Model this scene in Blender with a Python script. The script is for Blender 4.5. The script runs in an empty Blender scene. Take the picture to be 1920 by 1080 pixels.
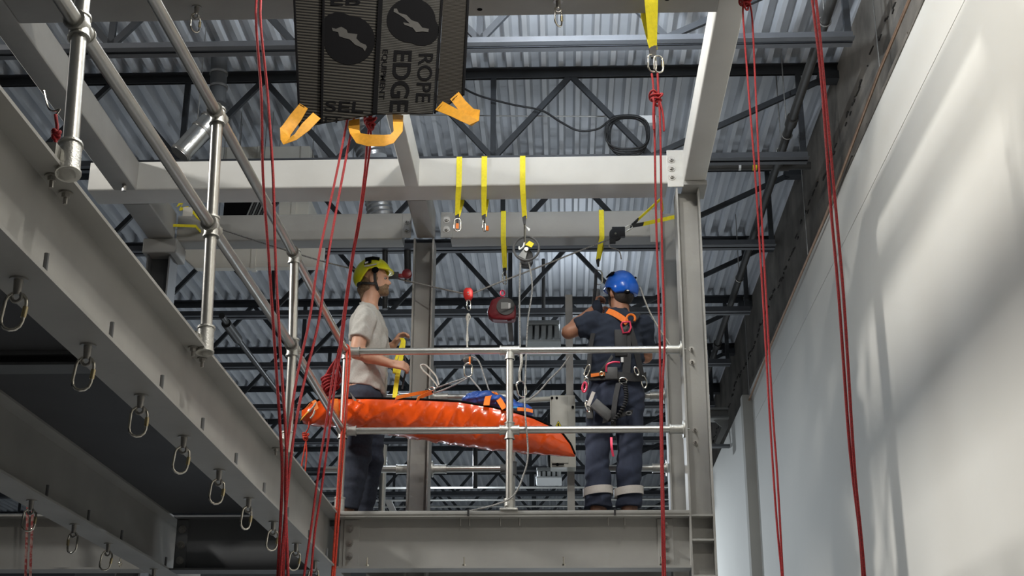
import bpy, bmesh, math, random
import numpy as np
from mathutils import Matrix, Vector
random.seed(7)
SC = bpy.context.scene
COL = SC.collection
PI = math.pi

# ------------------------------------------------------------------ camera
H, FPX = 1.6, 2600.0
ey = np.array([100., -960., -FPX]); ey /= np.linalg.norm(ey)
ez = np.array([25., 6940., -FPX]); ez -= ez.dot(ey) * ey; ez /= np.linalg.norm(ez)
ex = np.cross(ey, ez)
RC = np.stack([ex, ey, ez], 1)                      # world -> camera

def P(px, py, X=None, Y=None, Z=None):              # the point of a pixel of the 1920x1080 photo on a known world plane
    d = RC.T @ np.array([(px - 960) / FPX, -(py - 540) / FPX, -1.0])
    t = X / d[0] if X is not None else Y / d[1] if Y is not None else (Z - H) / d[2]
    return Vector((d[0] * t, d[1] * t, d[2] * t + H))

cam_d = bpy.data.cameras.new('camera')
cam_d.sensor_width = 36.0
cam_d.lens = 36.0 * FPX / 1920.0
cam_d.clip_end = 200
cam = bpy.data.objects.new('camera', cam_d)
COL.objects.link(cam)
m4 = Matrix([list(RC.T[0]) + [0], list(RC.T[1]) + [0], list(RC.T[2]) + [0], [0, 0, 0, 1]])
m4.translation = (0, 0, H)
cam.matrix_world = m4
SC.camera = cam

# ------------------------------------------------------------------ view, world, lamps
SC.view_settings.view_transform = 'Standard'
SC.view_settings.look = 'None'
SC.view_settings.gamma = 1.0
SC.view_settings.use_curve_mapping = False
SC.view_settings.exposure = 0.08
w = bpy.data.worlds.new('hall_air'); SC.world = w
w.use_nodes = True
bg = w.node_tree.nodes['Background']
bg.inputs[0].default_value = (0.62, 0.68, 0.76, 1)
bg.inputs[1].default_value = 0.014

def area(name, loc, size, energy, color, target, size_y=None, spread=PI):
    l = bpy.data.lights.new(name, 'AREA')
    l.energy = energy; l.color = color; l.size = size; l.spread = spread
    if size_y:
        l.shape = 'RECTANGLE'; l.size_y = size_y
    o = bpy.data.objects.new(name, l); COL.objects.link(o)
    o.location = loc
    o.rotation_euler = (Vector(target) - Vector(loc)).to_track_quat('-Z', 'Y').to_euler()
    return o
WARM, COOL = (1.0, 0.955, 0.875), (0.82, 0.91, 1.0)
area('high_bay_or_fill', (0.1, 5.2, 6.9), 0.25, 84, WARM, (0.1, 5.2, 0), 0.25)
area('high_bay_or_fill', (-0.12, 6.75, 6.85), 0.20, 38, WARM, (-0.12, 6.75, 0), 0.20)
area('high_bay_or_fill', (0.45, 3.4, 6.9), 0.25, 66, WARM, (0.45, 3.4, 0), 0.25)
area('high_bay_or_fill', (-6.5, 7.2, 6.85), 0.4, 64, (1.0, 0.97, 0.92), (-1.5, 7.5, 4.5), 0.4, 1.2)  # unseen tilted fill with narrowed spread, added to brighten the lower right wall
area('high_bay_or_fill', (-1.8, 20.2, 6.3), 0.4, 480, COOL, (-1.8, 20.2, 0), 0.4)  # added far fill without a fixture, brightens the far wall and floor
area('high_bay_or_fill', (-1.6, 13.2, 6.3), 0.4, 62, COOL, (-1.6, 13.2, 0), 0.4)  # added fill without a fixture, lifts the right wall behind the column
area('deck_uplight_fill', (0.15, 7.15, 5.95), 0.15, 110, COOL, (0.15, 7.3, 8), 0.15)  # bodiless uplight added to brighten the near roof deck
area('deck_uplight_fill', (0.20, 14.2, 6.35), 0.30, 7, COOL, (0.20, 13.9, 8), 0.30)  # added uplight above the switched-off fixture, brightens the far deck
area('floor_uplight_fill', (0.0, 15.0, 0.6), 0.4, 12, COOL, (0.0, 11.5, 7.2), 0.4, 1.9)  # invented floor-level fill aimed up at the deck
area('floor_uplight_fill', (-3.0, 21.0, 0.6), 0.4, 12, COOL, (-3.0, 16.0, 7.2), 0.4, 1.9)  # second invented floor fill, for the deck farther left

# ------------------------------------------------------------------ materials
def lin(c):
    return tuple((x / 12.92 if x <= 0.04045 else ((x + 0.055) / 1.055) ** 2.4) for x in c)

def mat(name, rgb, rough=0.5, metal=0.0, noise=0.0, nscale=8.0, bump=0.0, bscale=60.0, coat=0.0, spec=0.5, second=None, kind='noise', sss=0.0):
    m = bpy.data.materials.new(name); m.use_nodes = True
    nt = m.node_tree; b = nt.nodes['Principled BSDF']
    b.inputs['Base Color'].default_value = (*rgb, 1)
    b.inputs['Roughness'].default_value = rough
    b.inputs['Metallic'].default_value = metal
    b.inputs['Coat Weight'].default_value = coat
    b.inputs['Specular IOR Level'].default_value = spec
    if sss:
        b.inputs['Subsurface Weight'].default_value = sss
        b.inputs['Subsurface Radius'].default_value = (0.01, 0.004, 0.002)
    tc = nt.nodes.new('ShaderNodeTexCoord')
    if noise > 0 or second:
        n = nt.nodes.new('ShaderNodeTexNoise'); n.inputs['Scale'].default_value = nscale
        n.inputs['Detail'].default_value = 5.0
        nt.links.new(tc.outputs['Object'], n.inputs['Vector'])
        r = nt.nodes.new('ShaderNodeValToRGB')
        if second:
            r.color_ramp.elements[0].position = 0.5 - noise; r.color_ramp.elements[1].position = 0.5 + noise
            r.color_ramp.elements[0].color = (*second, 1); r.color_ramp.elements[1].color = (*rgb, 1)
        else:
            r.color_ramp.elements[0].position = 0.3; r.color_ramp.elements[1].position = 0.7
            r.color_ramp.elements[0].color = (*[x * (1 - noise) for x in rgb], 1)
            r.color_ramp.elements[1].color = (*[min(1, x * (1 + noise)) for x in rgb], 1)
        nt.links.new(n.outputs['Fac'], r.inputs['Fac'])
        nt.links.new(r.outputs['Color'], b.inputs['Base Color'])
    if bump > 0:
        n2 = nt.nodes.new('ShaderNodeTexNoise'); n2.inputs['Scale'].default_value = bscale
        n2.inputs['Detail'].default_value = 4.0
        nt.links.new(tc.outputs['Object'], n2.inputs['Vector'])
        bp = nt.nodes.new('ShaderNodeBump'); bp.inputs['Strength'].default_value = bump; bp.inputs['Distance'].default_value = 0.01
        nt.links.new(n2.outputs['Fac'], bp.inputs['Height'])
        nt.links.new(bp.outputs['Normal'], b.inputs['Normal'])
    return m

M = {}
M['steel'] = mat('grey_primer_steel', (0.34, 0.335, 0.315), 0.55, 0, 0.09, 3.0, 0.10, 25)
M['steel_lit'] = mat('grey_tube_lit_tone', (0.60, 0.595, 0.565), 0.65, 0, 0.05, 3.0, 0.06, 25)  # lighter copy of the grey steel, brightness of lit upper tubes in its colour
M['steel_dark_or_shaded'] = mat('dark_or_shaded_grey_steel', (0.125, 0.13, 0.135), 0.6, 0, 0.10, 3.0, 0.10, 25)  # own dark colour of several parts, painted shade on the walkway cross beam
M['joist'] = mat('joist_paint_shaded', (0.035, 0.038, 0.043), 0.5, 0, 0.15, 6.0)  # joist paint darkened to hold the shade above the lamps
M['chord'] = mat('joist_paint_lit', (0.085, 0.09, 0.10), 0.45, 0, 0.12, 6.0)  # same joist paint made lighter, as lit bottom chords
M['deck'] = mat('galvanised_roof_deck', (0.64, 0.66, 0.69), 0.45, 0.05, 0.07, 1.6, 0.0, 8)
M['galv'] = mat('galvanised_tube', (0.62, 0.61, 0.57), 0.30, 0.9, 0.08, 9.0, 0.04, 60)
M['fitting'] = mat('cast_galvanised_fitting', (0.55, 0.545, 0.51), 0.42, 0.75, 0.10, 40.0, 0.15, 150)
M['bolt'] = mat('zinc_bolt', (0.38, 0.37, 0.35), 0.4, 0.8, 0.1, 40)
M['chrome'] = mat('polished_steel', (0.74, 0.71, 0.63), 0.16, 1.0, 0.05, 20)
M['brass'] = mat('brassy_sleeve', (0.66, 0.56, 0.34), 0.25, 1.0, 0.05, 20)
M['wall'] = mat('white_wall_paint', (0.71, 0.695, 0.645), 0.75, 0, 0.025, 0.8, 0.03, 40)
M['wall_trim'] = mat('beige_wall_paint', (0.46, 0.44, 0.395), 0.75, 0, 0.04, 1.5)
M['rough'] = mat('unpainted_block', (0.155, 0.14, 0.12), 0.9, 0, 0.45, 2.2, 0.6, 14)
M['concrete'] = mat('grey_concrete', (0.38, 0.38, 0.38), 0.8, 0, 0.08, 1.2, 0.05, 30)
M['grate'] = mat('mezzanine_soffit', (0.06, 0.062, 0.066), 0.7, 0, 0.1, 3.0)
M['yellow'] = mat('yellow_webbing', (0.90, 0.76, 0.02), 0.65, 0, 0.08, 60, 0.15, 300)
M['amber'] = mat('amber_webbing', (0.78, 0.36, 0.02), 0.65, 0, 0.10, 60, 0.15, 300)
M['orange'] = mat('orange_webbing', (0.87, 0.20, 0.015), 0.6, 0, 0.08, 60, 0.1, 300)
M['pvc'] = mat('orange_pvc', (0.86, 0.095, 0.010), 0.17, 0, 0.05, 5, 0.10, 11, coat=0.7)
M['black'] = mat('black_webbing', (0.02, 0.02, 0.022), 0.6, 0, 0.15, 60)
M['rubber'] = mat('dark_grey_rubber', (0.075, 0.075, 0.075), 0.5, 0, 0.1, 60)
M['grey_plastic'] = mat('grey_plastic', (0.33, 0.34, 0.33), 0.45, 0, 0.05, 20)
M['red_plastic'] = mat('dark_red_housing', (0.20, 0.010, 0.018), 0.35, 0, 0.1, 20)
M['red_metal'] = mat('red_anodised', (0.72, 0.035, 0.03), 0.3, 0.4, 0.05, 20)
M['pink_metal'] = mat('pink_red_anodised', (0.78, 0.06, 0.13), 0.3, 0.4, 0.05, 20)
M['rope_red'] = mat('red_rope', (0.46, 0.018, 0.022), 0.7, 0, 0.06, 260, 0.3, 400, second=(0.24, 0.010, 0.014))
M['rope_red_pale'] = mat('red_white_rope', (0.30, 0.035, 0.035), 0.7, 0, 0.06, 45, 0.3, 400, second=(0.42, 0.25, 0.22))
M['rope_orange'] = mat('orange_red_rope', (0.78, 0.075, 0.025), 0.7, 0, 0.06, 200, 0.3, 400, second=(0.5, 0.03, 0.02))
M['rope_grey'] = mat('grey_rope', (0.48, 0.47, 0.44), 0.75, 0, 0.08, 200, 0.3, 400, second=(0.16, 0.16, 0.16))
M['rope_white'] = mat('white_rope', (0.72, 0.70, 0.64), 0.75, 0, 0.08, 200, 0.3, 400, second=(0.45, 0.43, 0.38))
M['cable'] = mat('black_cable', (0.012, 0.012, 0.013), 0.45, 0, 0.1, 20)
M['pipe'] = mat('black_sprinkler_pipe', (0.045, 0.043, 0.040), 0.42, 0.2, 0.15, 8)
M['copper'] = mat('copper_conduit', (0.42, 0.27, 0.18), 0.4, 0.7, 0.15, 8)
M['duct'] = mat('pale_sheet_duct', (0.78, 0.745, 0.66), 0.6, 0, 0.04, 3)
M['foil'] = mat('silver_duct', (0.60, 0.60, 0.58), 0.25, 0.9, 0.08, 8, 0.15, 30)
M['flex'] = mat('foil_flex_duct', (0.66, 0.67, 0.68), 0.3, 0.85, 0.08, 12, 0.2, 40)
M['cabinet'] = mat('pale_cabinet_paint', (0.62, 0.62, 0.56), 0.45, 0, 0.04, 20)
M['white'] = mat('white_plastic', (0.80, 0.81, 0.80), 0.4, 0, 0.02, 20)
M['skin'] = mat('skin', (0.60, 0.33, 0.22), 0.5, 0, 0.06, 25, 0.05, 120, sss=0.08)
M['skin_tan'] = mat('tanned_skin', (0.42, 0.20, 0.12), 0.5, 0, 0.06, 25, 0.05, 120, sss=0.08)
M['hair'] = mat('light_brown_hair', (0.19, 0.12, 0.065), 0.6, 0, 0.3, 90, 0.4, 150)
M['dark_hair'] = mat('dark_hair', (0.03, 0.022, 0.018), 0.6, 0, 0.3, 90, 0.4, 150)
M['tee'] = mat('grey_marl_cotton', (0.47, 0.455, 0.42), 0.9, 0, 0.08, 90, 0.15, 200)
M['jeans'] = mat('dark_navy_denim', (0.030, 0.038, 0.060), 0.85, 0, 0.2, 60, 0.15, 250)
M['navy'] = mat('navy_workwear', (0.026, 0.034, 0.062), 0.85, 0, 0.12, 30, 0.12, 200)
M['navy_tee'] = mat('navy_cotton', (0.020, 0.028, 0.048), 0.9, 0, 0.1, 40, 0.12, 200)
M['reflect'] = mat('reflective_tape', (0.62, 0.58, 0.54), 0.4, 0.1, 0.05, 60)
M['leather'] = mat('brown_boot_leather', (0.16, 0.075, 0.045), 0.6, 0, 0.2, 30, 0.1, 100)
M['helmet_yellow'] = mat('yellow_helmet_shell', (0.80, 0.80, 0.012), 0.28, 0, 0.02, 5, coat=0.3)
M['helmet_blue'] = mat('blue_helmet_shell', (0.012, 0.13, 0.66), 0.25, 0, 0.02, 5, coat=0.4)
M['blue_bag'] = mat('blue_nylon', (0.03, 0.10, 0.42), 0.45, 0, 0.2, 12, 0.4, 40)
M['eye_white'] = mat('eye_white', (0.30, 0.26, 0.23), 0.3, 0, 0.02, 20)
M['ink'] = mat('black_print', (0.006, 0.006, 0.007), 0.9, 0, 0.05, 60, spec=0.1)
M['mat_grey'] = mat('grey_print', (0.06, 0.058, 0.054), 0.8, 0, 0.08, 60)

def stripes(name, c0, c1, scale, direction='Z', thr=0.45, rough=0.85, distortion=0.4):
    m = bpy.data.materials.new(name); m.use_nodes = True
    nt = m.node_tree; b = nt.nodes['Principled BSDF']; b.inputs['Roughness'].default_value = rough
    b.inputs['Specular IOR Level'].default_value = 0.2
    tc = nt.nodes.new('ShaderNodeTexCoord')
    mp = nt.nodes.new('ShaderNodeMapping'); mp.inputs['Rotation'].default_value = (0, math.radians(-7), 0)
    wv = nt.nodes.new('ShaderNodeTexWave'); wv.wave_type = 'BANDS'; wv.bands_direction = direction
    wv.inputs['Scale'].default_value = scale; wv.inputs['Distortion'].default_value = distortion; wv.inputs['Detail'].default_value = 2
    wv.inputs['Detail Scale'].default_value = 6
    r = nt.nodes.new('ShaderNodeValToRGB')
    r.color_ramp.elements[0].position = thr - 0.12; r.color_ramp.elements[1].position = thr + 0.12
    r.color_ramp.elements[0].color = (*c0, 1); r.color_ramp.elements[1].color = (*c1, 1)
    nt.links.new(tc.outputs['Object'], mp.inputs['Vector']); nt.links.new(mp.outputs['Vector'], wv.inputs['Vector'])
    nt.links.new(wv.outputs['Fac'], r.inputs['Fac']); nt.links.new(r.outputs['Color'], b.inputs['Base Color'])
    bp = nt.nodes.new('ShaderNodeBump'); bp.inputs['Strength'].default_value = 0.4; bp.inputs['Distance'].default_value = 0.004
    nt.links.new(wv.outputs['Fac'], bp.inputs['Height']); nt.links.new(bp.outputs['Normal'], b.inputs['Normal'])
    return m
M['weave'] = stripes('coarse_striped_weave', (0.008, 0.008, 0.008), (0.060, 0.056, 0.048), 19)
M['weave_fine'] = stripes('fine_striped_weave', (0.034, 0.033, 0.031), (0.052, 0.050, 0.045), 33)
M['weave_brown'] = stripes('brown_dark_weave', (0.020, 0.018, 0.015), (0.034, 0.030, 0.025), 40)

# ------------------------------------------------------------------ mesh helpers
class MB:
    def __init__(s): s.v, s.f = [], []
    def add(s, vs, fs):
        n = len(s.v); s.v += [tuple(p) for p in vs]; s.f += [tuple(i + n for i in f) for f in fs]; return s
    def hexa(s, p):
        return s.add(p, [(0, 3, 2, 1), (4, 5, 6, 7), (0, 1, 5, 4), (1, 2, 6, 5), (2, 3, 7, 6), (3, 0, 4, 7)])
    def box(s, x0, x1, y0, y1, z0, z1):
        return s.hexa([(x0, y0, z0), (x1, y0, z0), (x1, y1, z0), (x0, y1, z0), (x0, y0, z1), (x1, y0, z1), (x1, y1, z1), (x0, y1, z1)])
    def slab(s, p4, d):
        d = Vector(d); q = [Vector(p) for p in p4]
        return s.hexa(q + [p + d for p in q])
    def bar(s, a, b, wv, hv):            # rectangular bar from a to b with half-vectors
        a, b, wv, hv = Vector(a), Vector(b), Vector(wv), Vector(hv)
        return s.hexa([a - wv - hv, a + wv - hv, a + wv + hv, a - wv + hv, b - wv - hv, b + wv - hv, b + wv + hv, b - wv + hv])
    def extrude(s, prof, axis, a, b):
        def pt(u, v, t):
            return (t, u, v) if axis == 'x' else (u, t, v) if axis == 'y' else (u, v, t)
        n = len(prof)
        vs = [pt(u, v, a) for u, v in prof] + [pt(u, v, b) for u, v in prof]
        fs = [(i, (i + 1) % n, n + (i + 1) % n, n + i) for i in range(n)]
        fs += [tuple(range(n))[::-1], tuple(range(n, 2 * n))]
        return s.add(vs, fs)
    def tube(s, path, r, n=8, closed=False, caps=True, flat=None):
        p = [Vector(q) for q in path]; N = len(p)
        rs = r if isinstance(r, (list, tuple)) else [r] * N
        t = []
        for i in range(N):
            if closed: d = p[(i + 1) % N] - p[i - 1]
            else: d = p[min(i + 1, N - 1)] - p[max(i - 1, 0)]
            t.append(d.normalized() if d.length > 1e-9 else Vector((0, 0, 1)))
        u = t[0].orthogonal().normalized(); rings = []
        for i in range(N):
            u = (u - u.dot(t[i]) * t[i])
            u = u.normalized() if u.length > 1e-6 else t[i].orthogonal().normalized()
            vv = t[i].cross(u)
            rings.append([p[i] + rs[i] * (math.cos(2 * PI * k / n) * u + math.sin(2 * PI * k / n) * vv) for k in range(n)])
        vs = [q for ring in rings for q in ring]; fs = []
        for i in range(N if closed else N - 1):
            j = (i + 1) % N
            for k in range(n):
                fs.append((i * n + k, i * n + (k + 1) % n, j * n + (k + 1) % n, j * n + k))
        if caps and not closed:
            fs += [tuple(range(n))[::-1], tuple((N - 1) * n + k for k in range(n))]
        return s.add(vs, fs)
    def cyl(s, a, b, r, n=16, r2=None):
        return s.tube([a, b], [r, r if r2 is None else r2], n)
    def ball(s, c, r, nu=14, nv=9):
        c = Vector(c); rx, ry, rz = (r, r, r) if not isinstance(r, (tuple, list)) else r
        vs = [c + Vector((0, 0, rz))]
        for j in range(1, nv):
            a = PI * j / nv
            vs += [c + Vector((rx * math.sin(a) * math.cos(2 * PI * k / nu), ry * math.sin(a) * math.sin(2 * PI * k / nu), rz * math.cos(a))) for k in range(nu)]
        vs.append(c - Vector((0, 0, rz))); fs = []
        for k in range(nu):
            fs.append((0, 1 + k, 1 + (k + 1) % nu)); L = len(vs) - 1; o = 1 + (nv - 2) * nu
            fs.append((L, o + (k + 1) % nu, o + k))
            for j in range(nv - 2):
                a = 1 + j * nu; b = a + nu
                fs.append((a + k, b + k, b + (k + 1) % nu, a + (k + 1) % nu))
        return s.add(vs, fs)
    def ribbon(s, path, wv, th, closed=False):     # flat strap along path; wv = half-width vector(s)
        p = [Vector(q) for q in path]; N = len(p); vs = []
        for i in range(N):
            wi = Vector(wv[i]) if isinstance(wv, list) else Vector(wv)
            d = (p[(i + 1) % N] - p[i - 1]) if closed else (p[min(i + 1, N - 1)] - p[max(i - 1, 0)])
            nrm = d.cross(wi); nrm = nrm.normalized() * th / 2 if nrm.length > 1e-9 else Vector((0, th / 2, 0))
            vs += [p[i] - wi - nrm, p[i] + wi - nrm, p[i] + wi + nrm, p[i] - wi + nrm]
        fs = []
        for i in range(N if closed else N - 1):
            j = (i + 1) % N
            for k in range(4):
                fs.append((4 * i + k, 4 * i + (k + 1) % 4, 4 * j + (k + 1) % 4, 4 * j + k))
        if not closed: fs += [(3, 2, 1, 0), tuple(4 * (N - 1) + k for k in range(4))]
        return s.add(vs, fs)
    def bolt(s, p, d, r=0.014, h=0.012, shank=0.02):
        p = Vector(p); d = Vector(d).normalized()
        s.cyl(p, p + d * 0.004, r * 1.6, 14); s.cyl(p + d * 0.004, p + d * (0.004 + h), r, 6)
        if shank: s.cyl(p + d * (0.004 + h), p + d * (0.004 + h + shank), r * 0.5, 8)
        return s
    def build(s, name, m, parent=None, smooth=35, bevel=0.0, seg=2):
        me = bpy.data.meshes.new(name); me.from_pydata(s.v, [], s.f); me.update()
        bm = bmesh.new(); bm.from_mesh(me)
        bmesh.ops.recalc_face_normals(bm, faces=bm.faces)
        if bevel > 0:
            es = [e for e in bm.edges if len(e.link_faces) == 2 and e.calc_face_angle(0) > 0.6]
            bmesh.ops.bevel(bm, geom=es, offset=bevel, segments=seg, affect='EDGES', profile=0.5, clamp_overlap=True)
        bm.to_mesh(me); bm.free()
        me.materials.append(m)
        if smooth:
            me.polygons.foreach_set('use_smooth', [True] * len(me.polygons))
            me.set_sharp_from_angle(angle=math.radians(smooth))
        o = bpy.data.objects.new(name, me); COL.objects.link(o)
        attach(o, parent)
        return o

def wm(o):                                           # world matrix without a depsgraph update
    m = Matrix.LocRotScale(o.location, o.rotation_euler.to_quaternion(), o.scale)
    return wm(o.parent) @ o.matrix_parent_inverse @ m if o.parent else m
def attach(o, parent):
    if parent is not None:
        o.parent = parent; o.matrix_parent_inverse = wm(parent).inverted()
    return o
def tag(o, label, cat, group=None, kind=None):
    o['label'] = label; o['category'] = cat
    if group: o['group'] = group
    if kind: o['kind'] = kind
    return o
def thing(name, label, cat, loc=(0, 0, 0), group=None):
    o = bpy.data.objects.new(name, None); COL.objects.link(o); o.location = loc; o.empty_display_size = 0.05
    return tag(o, label, cat, group, 'thing')
def struct(o):
    o['kind'] = 'structure'; return o
def dup(root, loc, label, rotz=0.0):
    r = root.copy(); COL.objects.link(r); r.location = loc; r.rotation_euler = (0, 0, rotz); r['label'] = label
    for ch in [c for c in list(bpy.data.objects) if c.parent == root]:
        c = ch.copy(); COL.objects.link(c); c.parent = r
        for g in [x for x in list(bpy.data.objects) if x.parent == ch]:
            d = g.copy(); COL.objects.link(d); d.parent = c
    return r
def smooth_path(pts, sub=6):
    p = [Vector(q) for q in pts]
    if len(p) < 3: return p
    out = []
    for i in range(len(p) - 1):
        p0, p1, p2, p3 = p[max(i - 1, 0)], p[i], p[i + 1], p[min(i + 2, len(p) - 1)]
        for k in range(sub):
            t = k / sub
            out.append(0.5 * ((2 * p1) + (p2 - p0) * t + (2 * p0 - 5 * p1 + 4 * p2 - p3) * t * t + (3 * p1 - p0 - 3 * p2 + p3) * t ** 3))
    out.append(p[-1]); return out
def px_path(pts, Y):                                 # pixel polyline hung in the plane of one depth (or per-point depth)
    return [P(q[0], q[1], Y=(q[2] if len(q) > 2 else Y)) for q in pts]
def i_prof(c0, c1, z0, z1, tf=0.012, tw=0.008):       # upright I section: c across, z up
    m = (c0 + c1) / 2
    return [(c0, z0), (c1, z0), (c1, z0 + tf), (m + tw / 2, z0 + tf), (m + tw / 2, z1 - tf), (c1, z1 - tf), (c1, z1), (c0, z1), (c0, z1 - tf), (m - tw / 2, z1 - tf), (m - tw / 2, z0 + tf), (c0, z0 + tf)]
def rbox_prof(c0, c1, z0, z1, r=0.014):
    out = []
    for cx, cz, a in ((c1 - r, z1 - r, 0), (c0 + r, z1 - r, 90), (c0 + r, z0 + r, 180), (c1 - r, z0 + r, 270)):
        for k in range(4):
            t = math.radians(a + 30 * k); out.append((cx + r * math.cos(t), cz + r * math.sin(t)))
    return out
def hang(t, *pts):
    for p in pts:
        MB().cyl((p[0], p[1], p[2]), (p[0], p[1], 7.24), 0.004, 6).build('hanger_rod', M['bolt'], t)
ORD = ['first', 'second', 'third', 'fourth', 'fifth', 'sixth', 'seventh', 'eighth', 'ninth', 'tenth', 'eleventh', 'twelfth', 'thirteenth', 'fourteenth']

# ================================================================== SETTING
def sbox(name, x0, x1, y0, y1, z0, z1, m, bevel=0):
    return struct(MB().box(x0, x1, y0, y1, z0, z1).build(name, m, None, 30, bevel))
sbox('floor', -12, 3.2, -6, 36, -0.2, 0.0, M['concrete'])
wr = sbox('wall_right', 2.2, 2.5, -6, 15.7, 0.0, 5.662, M['wall'])
MB().box(2.2, 2.5, -6, 15.7, 5.669, 6.11).build('top_course', M['wall'], wr)
MB().box(2.212, 2.5, -6, 15.7, 5.66, 5.676).build('seam_backing', M['wall_trim'], wr)
MB().box(2.09, 2.5, 15.7, 34, 0.0, 5.93).build('far_bay', M['wall'], wr)
MB().box(2.085, 2.5, 15.55, 15.72, 0.0, 6.0).build('pilaster', M['wall_trim'], wr)
sbox('wall_upper', 2.26, 2.7, -6, 36, 5.9, 7.4, M['rough'])
mb = MB(); y = -2.0                                     # torn top edge of the drywall
while y < 15.6:
    L = random.uniform(0.06, 0.3); h = random.uniform(0.004, 0.035)
    mb.box(2.192, 2.262, y, y + L, 6.105, 6.11 + h); y += L
struct(mb.build('trim_1', M['rough']))
mb = MB(); y = -1.0                                     # crumbled mortar seam on the block above
while y < 26:
    L = random.uniform(0.02, 0.14); h = random.uniform(0.006, 0.03)
    if random.random() < 0.8:
        z = 6.62 + 0.03 * math.sin(y * 2.3) + random.uniform(-0.035, 0.035)
        mb.add([(2.25, y, z), (2.25, y + L, z + random.uniform(-0.01, 0.01)), (2.25, y + L * 0.8, z + h), (2.25, y + L * 0.2, z + h * 0.7), (2.27, y, z), (2.27, y + L, z), (2.27, y + L * 0.8, z + h), (2.27, y + L * 0.2, z + h * 0.7)], [(0, 1, 2, 3), (0, 4, 5, 1), (1, 5, 6, 2), (2, 6, 7, 3), (3, 7, 4, 0)])
    y += L * random.uniform(0.7, 1.6)
struct(mb.build('trim_2', mat('dark_mortar', (0.035, 0.03, 0.025), 0.9, 0, 0.3, 20)))
sbox('wall_back', -12, 2.6, 34, 34.3, 0, 7.4, M['concrete'])
# roof deck: corrugated sheets, six ribs each
PIT = 0.14
ceil_o = struct(MB().box(-12, 2.7, -6, 34.3, 7.32, 7.38).build('ceiling', M['steel_dark_or_shaded']))
prof = []
for k in range(6):
    x = k * PIT
    prof += [(x, 0.092), (x + 0.062, 0.092), (x + 0.082, 0.0), (x + 0.120, 0.0)]
prof += [(6 * PIT, 0.092)]
vs = []
for (u, v) in prof: vs += [(u, 0, v), (u, 20.15, v)]
fs = [(2 * i, 2 * i + 1, 2 * i + 3, 2 * i + 2) for i in range(len(prof) - 1)]
sheet = MB().add(vs, fs).build('deck_sheet', M['deck'], ceil_o, 0)
sheet.location = (2.30 - 6 * PIT, -6, 7.20)
for i in range(17):
    for j in range(2):
        if i == 0 and j == 0: continue
        o = sheet.copy(); COL.objects.link(o)
        o.location = (2.30 - 6 * PIT * (i + 1), -6 + 20.1 * j, 7.20 + 0.001 * j)

# ------------------------------------------------------------------ roof joists
NJ = 13
def chord_mb(z0, z1, x0, x1):
    m_ = MB()
    for s in (-1, 1):                                   # pair of angles
        m_.box(x0, x1, min(s * 0.012, s * 0.018), max(s * 0.012, s * 0.018), z0, z1)
        zz = (z1 - 0.006, z1) if z0 > 6.8 else (z0, z0 + 0.006)
        m_.box(x0, x1, min(s * 0.012, s * 0.07), max(s * 0.012, s * 0.07), *zz)
    return m_
jt = thing('roof_joist', 'first', 'joist', (0, 8.2, 6.36), 'open web roof joists')
top = chord_mb(7.13, 7.198, -12, 2.28).build('top_chord', M['joist'], None, 0)
bot = chord_mb(6.36, 6.43, -12, 1.97).build('bottom_chord', M['chord'], None, 0)
seat = MB().box(2.10, 2.30, -0.06, 0.06, 7.06, 7.13).build('joist_seat', M['joist'], None, 0)
for o in (top, bot, seat):
    o.parent = jt; o.location = (0, 0, -6.36)
wmeshes = {}
def web(x0, z0, x1, z1):
    key = (round(x1 - x0, 3), round(z1 - z0, 3))
    if key not in wmeshes:
        d = Vector((x1 - x0, 0, z1 - z0)); n = Vector((d.z, 0, -d.x)).normalized()
        o = MB().bar((0, 0, 0), d, Vector((0, 0.016, 0)), n * 0.022).build('web_member', M['joist'], None, 0)
        wmeshes[key] = o
    else:
        o = wmeshes[key].copy(); COL.objects.link(o)
    o.parent = jt; o.location = (x0, 0, z0 - 6.36)
web(0.73, 6.41, 2.22, 7.12); web(1.94, 6.41, 1.94, 7.13)
for k in range(9):
    xa = 0.10 - 1.26 * k
    web(xa + 0.63, 6.41, xa, 7.15); web(xa - 0.63, 6.41, xa, 7.15)
    if k % 2 == 0: web(xa - 0.63, 6.41, xa - 0.63, 7.15)
jt['label'] = 'nearest of the dark open-web roof joists, its chord crossing at the top'
for i in range(1, NJ):
    dup(jt, (0, 8.2 + 1.835 * i, 6.36), f'dark open-web roof joist under the corrugated deck, {ORD[i]} joist from the front')

# ================================================================== STEEL FRAME
def beam(name, label, cat, prof, axis, a, b, m='steel', bevel=0.0, part='body', group=None):
    mid = {'x': ((a + b) / 2, prof[0][0], prof[0][1]), 'y': (prof[0][0], (a + b) / 2, prof[0][1]), 'z': (prof[0][0], prof[0][1], a)}[axis]
    t = thing(name, label, cat, mid, group)
    MB().extrude(prof, axis, a, b).build(part, M[m], t, 30, bevel)
    return t
def bolts(parent, pts, d, r=0.014, shank=0.02):
    first = None
    for p in pts:
        if first is None:
            first = MB().bolt((0, 0, 0), d, r, 0.012, shank).build('bolt', M['bolt'], None, 30)
            o = first
        else:
            o = first.copy(); COL.objects.link(o)
        o.location = p; attach(o, parent)

ZT, ZB = 3.312, 2.962
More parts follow.
